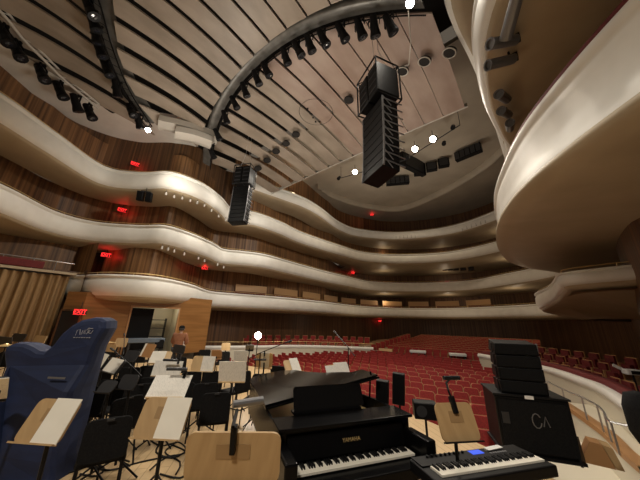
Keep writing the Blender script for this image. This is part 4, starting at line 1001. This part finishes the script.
# ------------------------------------------------------------------ harp under its cover
hp = thing('covered_harp', 'concert harp standing under a navy blue quilted cover', 'harp', W(-3.74, 4.1), YAW+rad(4))
prof = [(-3.66, .0), (-3.80, .25), (-3.95, .6), (-4.06, .95), (-4.16, 1.25), (-4.24, 1.45), (-4.22, 1.54), (-4.13, 1.585), (-3.98, 1.58), (-3.86, 1.54), (-3.76, 1.49), (-3.70, 1.48), (-3.64, 1.56), (-3.56, 1.72), (-3.44, 1.84), (-3.33, 1.92), (-3.20, 1.955), (-3.06, 1.955), (-2.98, 1.91), (-2.955, 1.80), (-3.02, 1.55), (-3.05, 1.30), (-3.08, 1.0), (-3.09, .6), (-3.06, .25), (-3.02, .0)]
prof = [(x+3.55, z) for x, z in prof]
lay = []
for y, ins in ((-.27, .10), (-.255, .05), (-.20, .015), (-.08, 0), (.08, 0), (.20, .015), (.255, .05), (.27, .10)):
    R = []
    for i, (x, z) in enumerate(prof):
        a = Vector(prof[i-1]); b = Vector(prof[(i+1) % len(prof)]); tt = (b-a).normalized(); nn = Vector((tt.y, -tt.x))
        wz = 1.0 if z < 1.2 else .6
        q = Vector((x, z)) + nn*ins; R.append((q.x, y*(wz) + .015*math.sin(z*9+x*5), max(z if z < .02 else q.y, 0)))
    lay.append(R)
mb = MB(); n = len(prof); vs = [p for R in lay for p in R]; fs = []
for a in range(len(lay)-1):
    for i in range(n): j = (i+1) % n; fs.append((a*n+i, a*n+j, (a+1)*n+j, (a+1)*n+i))
fs += [tuple(range(n)), tuple(range(len(lay)*n-1, (len(lay)-1)*n-1, -1))]
mb.add(vs, fs); cov = mb.build('cover', navy, hp)
lg = MB()
def sq(pts, r=.005): lg.tube([(x, -.172 - (0.01 if z < 1.7 else 0), z) for x, z in pts], r, 5)
bx, bz = .25, 1.72
sq([(bx-.02, bz-.02), (bx-.015, bz+.05), (bx+.02, bz+.06), (bx+.035, bz-.01)]); sq([(bx+.05, bz-.01), (bx+.06, bz+.05), (bx+.075, bz), (bx+.09, bz+.055), (bx+.1, bz)])
sq([(bx+.11, bz+.05), (bx+.13, bz+.08), (bx+.19, bz+.075)]); sq([(bx+.12, bz), (bx+.16, bz+.05), (bx+.14, bz+.06), (bx+.13, bz+.02), (bx+.18, bz+.01), (bx+.2, bz+.05)])
for k in range(7): sq([(bx-.03+.034*k, bz-.05), (bx-.01+.034*k, bz-.048)], .006)
lg.build('printed_emblem', ink, hp)
MB().box((.24, -.285, 1.17), (.22, .01, .022), RY(rad(2))).build('strap', steelgrey, hp)
for sx in (-.02, .45): MB().box((sx, 0, .02), (.12, .42, .04)).build('base_foot', blackp, hp)

# ------------------------------------------------------------------ lit lamp on a pole, cables, far percussion
t = thing('floor_lamp', 'thin floor lamp with blazing bulb standing behind the stands', 'floor lamp', W(-1.92, 8.75))
zb = atv(258, 336, 8.75).z
MB().lathe([(.16, 0), (.16, .02), (.03, .04)], 16).build('base', black, t); MB().tube([(0, 0, .03), (0, 0, zb-.1)], .014, 6).build('pole', black, t)
MB().lathe([(.02, -.10), (.06, -.07), (.115, 0), (.08, .08), (.01, .115)], 14, (0, 0, zb)).build('bulb', hot, t)  # bulb shaped oversized to stand in for its glare
lamp('floor_lamp_bulb', 'POINT', t.location + Vector((0, -.0, zb+.16)), 90, NEUT, .09)
cabs = [((150, 440), (162, 446), (178, 442), (186, 450), (172, 458), (156, 452), (160, 444)), ((70, 470), (86, 462), (104, 468), (96, 476), (80, 474)), ((100, 400), (116, 408), (128, 402), (142, 412)), ((60, 462), (74, 458), (90, 466), (112, 458), (130, 466)), ((145, 425), (156, 432), (168, 428), (180, 434), (190, 428)), ((66, 452), (80, 446), (95, 460), (78, 470), (62, 474)), ((85, 466), (110, 470), (140, 462), (175, 455)), ((158, 428), (176, 440), (165, 452), (180, 462), (176, 474)), ((60, 436), (85, 428), (110, 436), (125, 452)), ((98, 410), (118, 420), (140, 430), (150, 445)), ((150, 470), (165, 458), (186, 452), (170, 444)), ((215, 400), (240, 410), (262, 396)), ((335, 476), (352, 462), (372, 470)), ((120, 385), (110, 400), (95, 415), (80, 428)), ((195, 470), (180, 478), (160, 474))]
for i, c in enumerate(cabs):
    P = spline([tuple(at(x, y, .012)) for x, y in c], .08); l0 = P[0].copy()
    o = MB().tube([p-l0 for p in P], .011, 5).build('floor_cable', black); o.location = l0
    tag(o, ['black cable coiled twice below the half white stand', 'black cable coil at the bottom left corner', 'cable lying between harp and centre stands', 'cable crossing below the left foreground chair', 'cable running under the nearest white centre stand', 'black cable looping under the left foreground chair', 'long black cable running past the left chair\'s feet', 'coiled cable below the half white stand', 'cable crossing the floor beside the harp foot', 'cable running from the harp to the half white stand', 'short cable loop left of the large foreground stand', 'cable near the second chair and piano tail', 'cable hanging on the floor under the piano', 'cable winding between the stands right of the harp', 'cable end at the bottom left of the large stand'][i], 'cable', 'cables on the stage floor')
for i, (px, r) in enumerate((((20, 334), .24), ((33, 331), .2), ((6, 345), .25), ((108, 342), .22))):
    p = at(*px, 1.2); t = thing('cymbal_stand', ['suspended cymbal before the curtain, over the harp shoulder', 'cymbal before the curtain, highest one at left', 'cymbal at the left frame edge before the curtain', 'cymbal right of the harp top near the orange wall'][i], 'cymbal', (p.x, p.y, 0), 0)
    MB().lathe([(r, 1.18), (r*.3, 1.21), (.03, 1.24)], 18).build('cymbal', brass, t); MB().tube([(0, 0, .3), (0, 0, 1.26)], .012, 5).build('pole', black, t)
    for k in range(3): MB().tube([(0, 0, .45), (.28*math.cos(k*2.1), .28*math.sin(k*2.1), .01)], .012, 5).build('leg', black, t)
p = at(145, 346, .55); t = thing('percussion_case', 'long blue grey covered keyboard instrument before the stage door', 'instrument', (p.x, p.y, 0), YAW+rad(40))
MB().box((0, 0, .84), (1.7, .6, .22)).build('cover', mat('blue_grey_cloth', (.10, .13, .17), .6), t, bevel=.03)
for x in (-.75, .75): MB().box((x, 0, .37), (.08, .5, .74)).build('frame_leg', darkgrey, t)

for i, (u, v, h, a, lab) in enumerate(((.55, 4.9, 1.55, 150, 'thin black microphone stand behind the piano lid, boom towards the seats'), (-1.15, 5.6, 1.35, 30, 'thin black microphone stand between chairs and piano tail'), (-4.2, 6.0, 1.35, 170, 'thin black microphone stand among the stands near the harp'), (-3.0, 4.6, 1.2, 200, 'short microphone stand beside the white centre stands'))):
    t = thing('microphone_stand', lab, 'microphone stand', W(u, v), rad(a))
    MB().tube([(0, 0, .2), (0, 0, h)], .010, 6).build('pole', black, t); MB().tube([(-.25, 0, h-.12), (0, 0, h), (.55, 0, h+.22)], .008, 5).build('boom', black, t); MB().lathe([(.012, -.08), (.018, .0), (.018, .06), (.004, .08)], 8, (.58, 0, h+.23), dirrot((.9, 0, .3))).build('microphone', darkgrey, t)
    for k in range(3): MB().tube([(0, 0, .35), (.30*math.cos(k*2.1), .30*math.sin(k*2.1), .01)], .009, 5).build('leg', black, t)

# ------------------------------------------------------------------ the standing person
def skinned(name, V, Ed, Rr, m, parent, root=0, sub=2):
    me = bpy.data.meshes.new(name); me.from_pydata([tuple(v) for v in V], Ed, []); o = bpy.data.objects.new(name, me); COL.objects.link(o)
    o.modifiers.new('skin', 'SKIN'); s_ = o.modifiers.new('sub', 'SUBSURF'); s_.levels = sub; s_.render_levels = sub
    for i, r in enumerate(Rr): me.skin_vertices[0].data[i].radius = r if isinstance(r, tuple) else (r, r); me.skin_vertices[0].data[i].use_root = (i == root)
    dg = bpy.context.evaluated_depsgraph_get(); m2 = bpy.data.meshes.new_from_object(o.evaluated_get(dg)); bpy.data.objects.remove(o)
    m2.materials.clear(); m2.materials.append(m)
    for p in m2.polygons: p.use_smooth = True
    o = bpy.data.objects.new(name, m2); COL.objects.link(o); o.parent = parent; return o
pw = W(-5.12, 10.1)
ps = thing('person', 'standing person in rust jacket and black cap reading a paper', 'person', (pw.x, pw.y, 0), YAW+rad(8))
# local: faces +Y, x to the right; leaning forward slightly
J = dict(pel=(0, 0, .95), wst=(0, .02, 1.10), chest=(0, .05, 1.30), neck=(0, .08, 1.47), head=(0, .11, 1.60), top=(0, .11, 1.71),
         shl=(-.19, .06, 1.41), ell=(-.25, .12, 1.14), wrl=(-.12, .36, 1.10), shr=(.19, .06, 1.41), elr=(.25, .12, 1.14), wrr=(.12, .36, 1.10),
         hpl=(-.10, 0, .90), knl=(-.11, .03, .50), anl=(-.12, -.01, .09), tol=(-.13, .15, .04), hpr=(.10, 0, .90), knr=(.12, .04, .50), anr=(.14, .0, .09), tor=(.15, .16, .04))
K = list(J); ix = {k: i for i, k in enumerate(K)}
def chain(*n): return [(ix[a], ix[b]) for a, b in zip(n, n[1:])]
Ed = chain('pel', 'wst', 'chest', 'neck', 'head', 'top') + chain('chest', 'shl', 'ell', 'wrl') + chain('chest', 'shr', 'elr', 'wrr') + chain('pel', 'hpl', 'knl', 'anl', 'tol') + chain('pel', 'hpr', 'knr', 'anr', 'tor')
rad_ = dict(pel=(.13, .10), wst=(.12, .09), chest=(.15, .10), neck=.05, head=(.075, .09), top=(.055, .065), shl=.06, ell=.042, wrl=.026, shr=.06, elr=.042, wrr=.026, hpl=.085, knl=.055, anl=.04, tol=.035, hpr=.085, knr=.055, anr=.04, tor=.035)
skinned('body', [J[k] for k in K], Ed, [rad_[k] for k in K], skin_m, ps)
def piece(name, ks, eds, grow, m):
    i2 = {k: i for i, k in enumerate(ks)}
    rr_ = [tuple(x+grow for x in rad_[k]) if isinstance(rad_[k], tuple) else rad_[k]+grow for k in ks]
    return skinned(name, [J[k] for k in ks], [(i2[a], i2[b]) for a, b in eds], rr_, m, ps)
J['col'] = (0, .075, 1.43); rad_['col'] = .065; J['cfl'] = (-.14, .32, 1.107); rad_['cfl'] = .032; J['cfr'] = (.14, .32, 1.107); rad_['cfr'] = .032; J['hem'] = (0, 0, .90); rad_['hem'] = (.15, .12)
piece('jacket', ['hem', 'wst', 'chest', 'col', 'shl', 'ell', 'cfl', 'shr', 'elr', 'cfr'], [('hem', 'wst'), ('wst', 'chest'), ('chest', 'col'), ('chest', 'shl'), ('shl', 'ell'), ('ell', 'cfl'), ('chest', 'shr'), ('shr', 'elr'), ('elr', 'cfr')], .04, jacket_m)
piece('trousers', ['pel', 'hpl', 'knl', 'anl', 'hpr', 'knr', 'anr'], [('pel', 'hpl'), ('hpl', 'knl'), ('knl', 'anl'), ('pel', 'hpr'), ('hpr', 'knr'), ('knr', 'anr')], .015, trouser_m)
for sx, w_ in ((-1, 'wrl'), (1, 'wrr')):
    b = Vector(J[w_]); V = [b, b + Vector((-sx*.02, .05, -.005)), ]; Ed2 = [(0, 1)]; R2 = [.025, (.036, .016)]
    for f in range(4):
        o0 = len(V); s0 = b + Vector((-sx*.02 + (f-1.5)*.019, .09, -.005)); l = (.06, .072, .068, .052)[f]
        V += [s0, s0 + Vector((0, l*.5, .004)), s0 + Vector((0, l*.75, .03))]; Ed2 += [(1, o0), (o0, o0+1), (o0+1, o0+2)]; R2 += [.009, .008, .007]
    o0 = len(V); V += [b + Vector((sx*.018, .035, .01)), b + Vector((sx*.022, .07, .03))]; Ed2 += [(0, o0), (o0, o0+1)]; R2 += [.010, .008]
    skinned('hand', V, Ed2, R2, skin_m, ps)
hd = Vector(J['head'])
MB().lathe([(.100, .0), (.102, .03), (.088, .08), (.05, .105), (.01, .11)], 16, hd + Vector((0, -.005, .035))).prism([(-.075, 0), (.075, 0), (.06, .012), (-.06, .012)], .10, hd + Vector((0, .13, .035))).build('cap', blackf, ps, True)
MB().lathe([(.015, -.05), (.098, -.03), (.098, .04)], 14, hd + Vector((0, -.012, .0))).build('hair', mat('dark_hair', (.03, .022, .018), .7), ps, True)
MB().lathe([(.018, -.02), (.012, .02), (.004, .03)], 8, hd + Vector((0, .092, -.01))).build('nose', skin_m, ps)
for sx in (-1, 1):
    MB().lathe([(.012, 0), (.010, .008), (.002, .01)], 8, hd + Vector((sx*.033, .085, .015)), RX(-PI/2)).build('eye', black, ps); MB().lathe([(.008, -.025), (.022, 0), (.010, .028)], 8, hd + Vector((sx*.082, 0, 0))).build('ear', skin_m, ps)
MB().box(hd + Vector((0, .088, -.045)), (.04, .008, .008)).build('mouth', mat('lips', (.28, .10, .09), .5), ps)
pp = thing('sheet_music', 'white paper held up by the person in the rust jacket', 'sheet music', ps.matrix_basis @ Vector((0, .47, 1.15)), ps.rotation_euler.z)
MB().box((0, 0, 0), (.24, .004, .30), RX(rad(-35))).build('page', paper, pp)
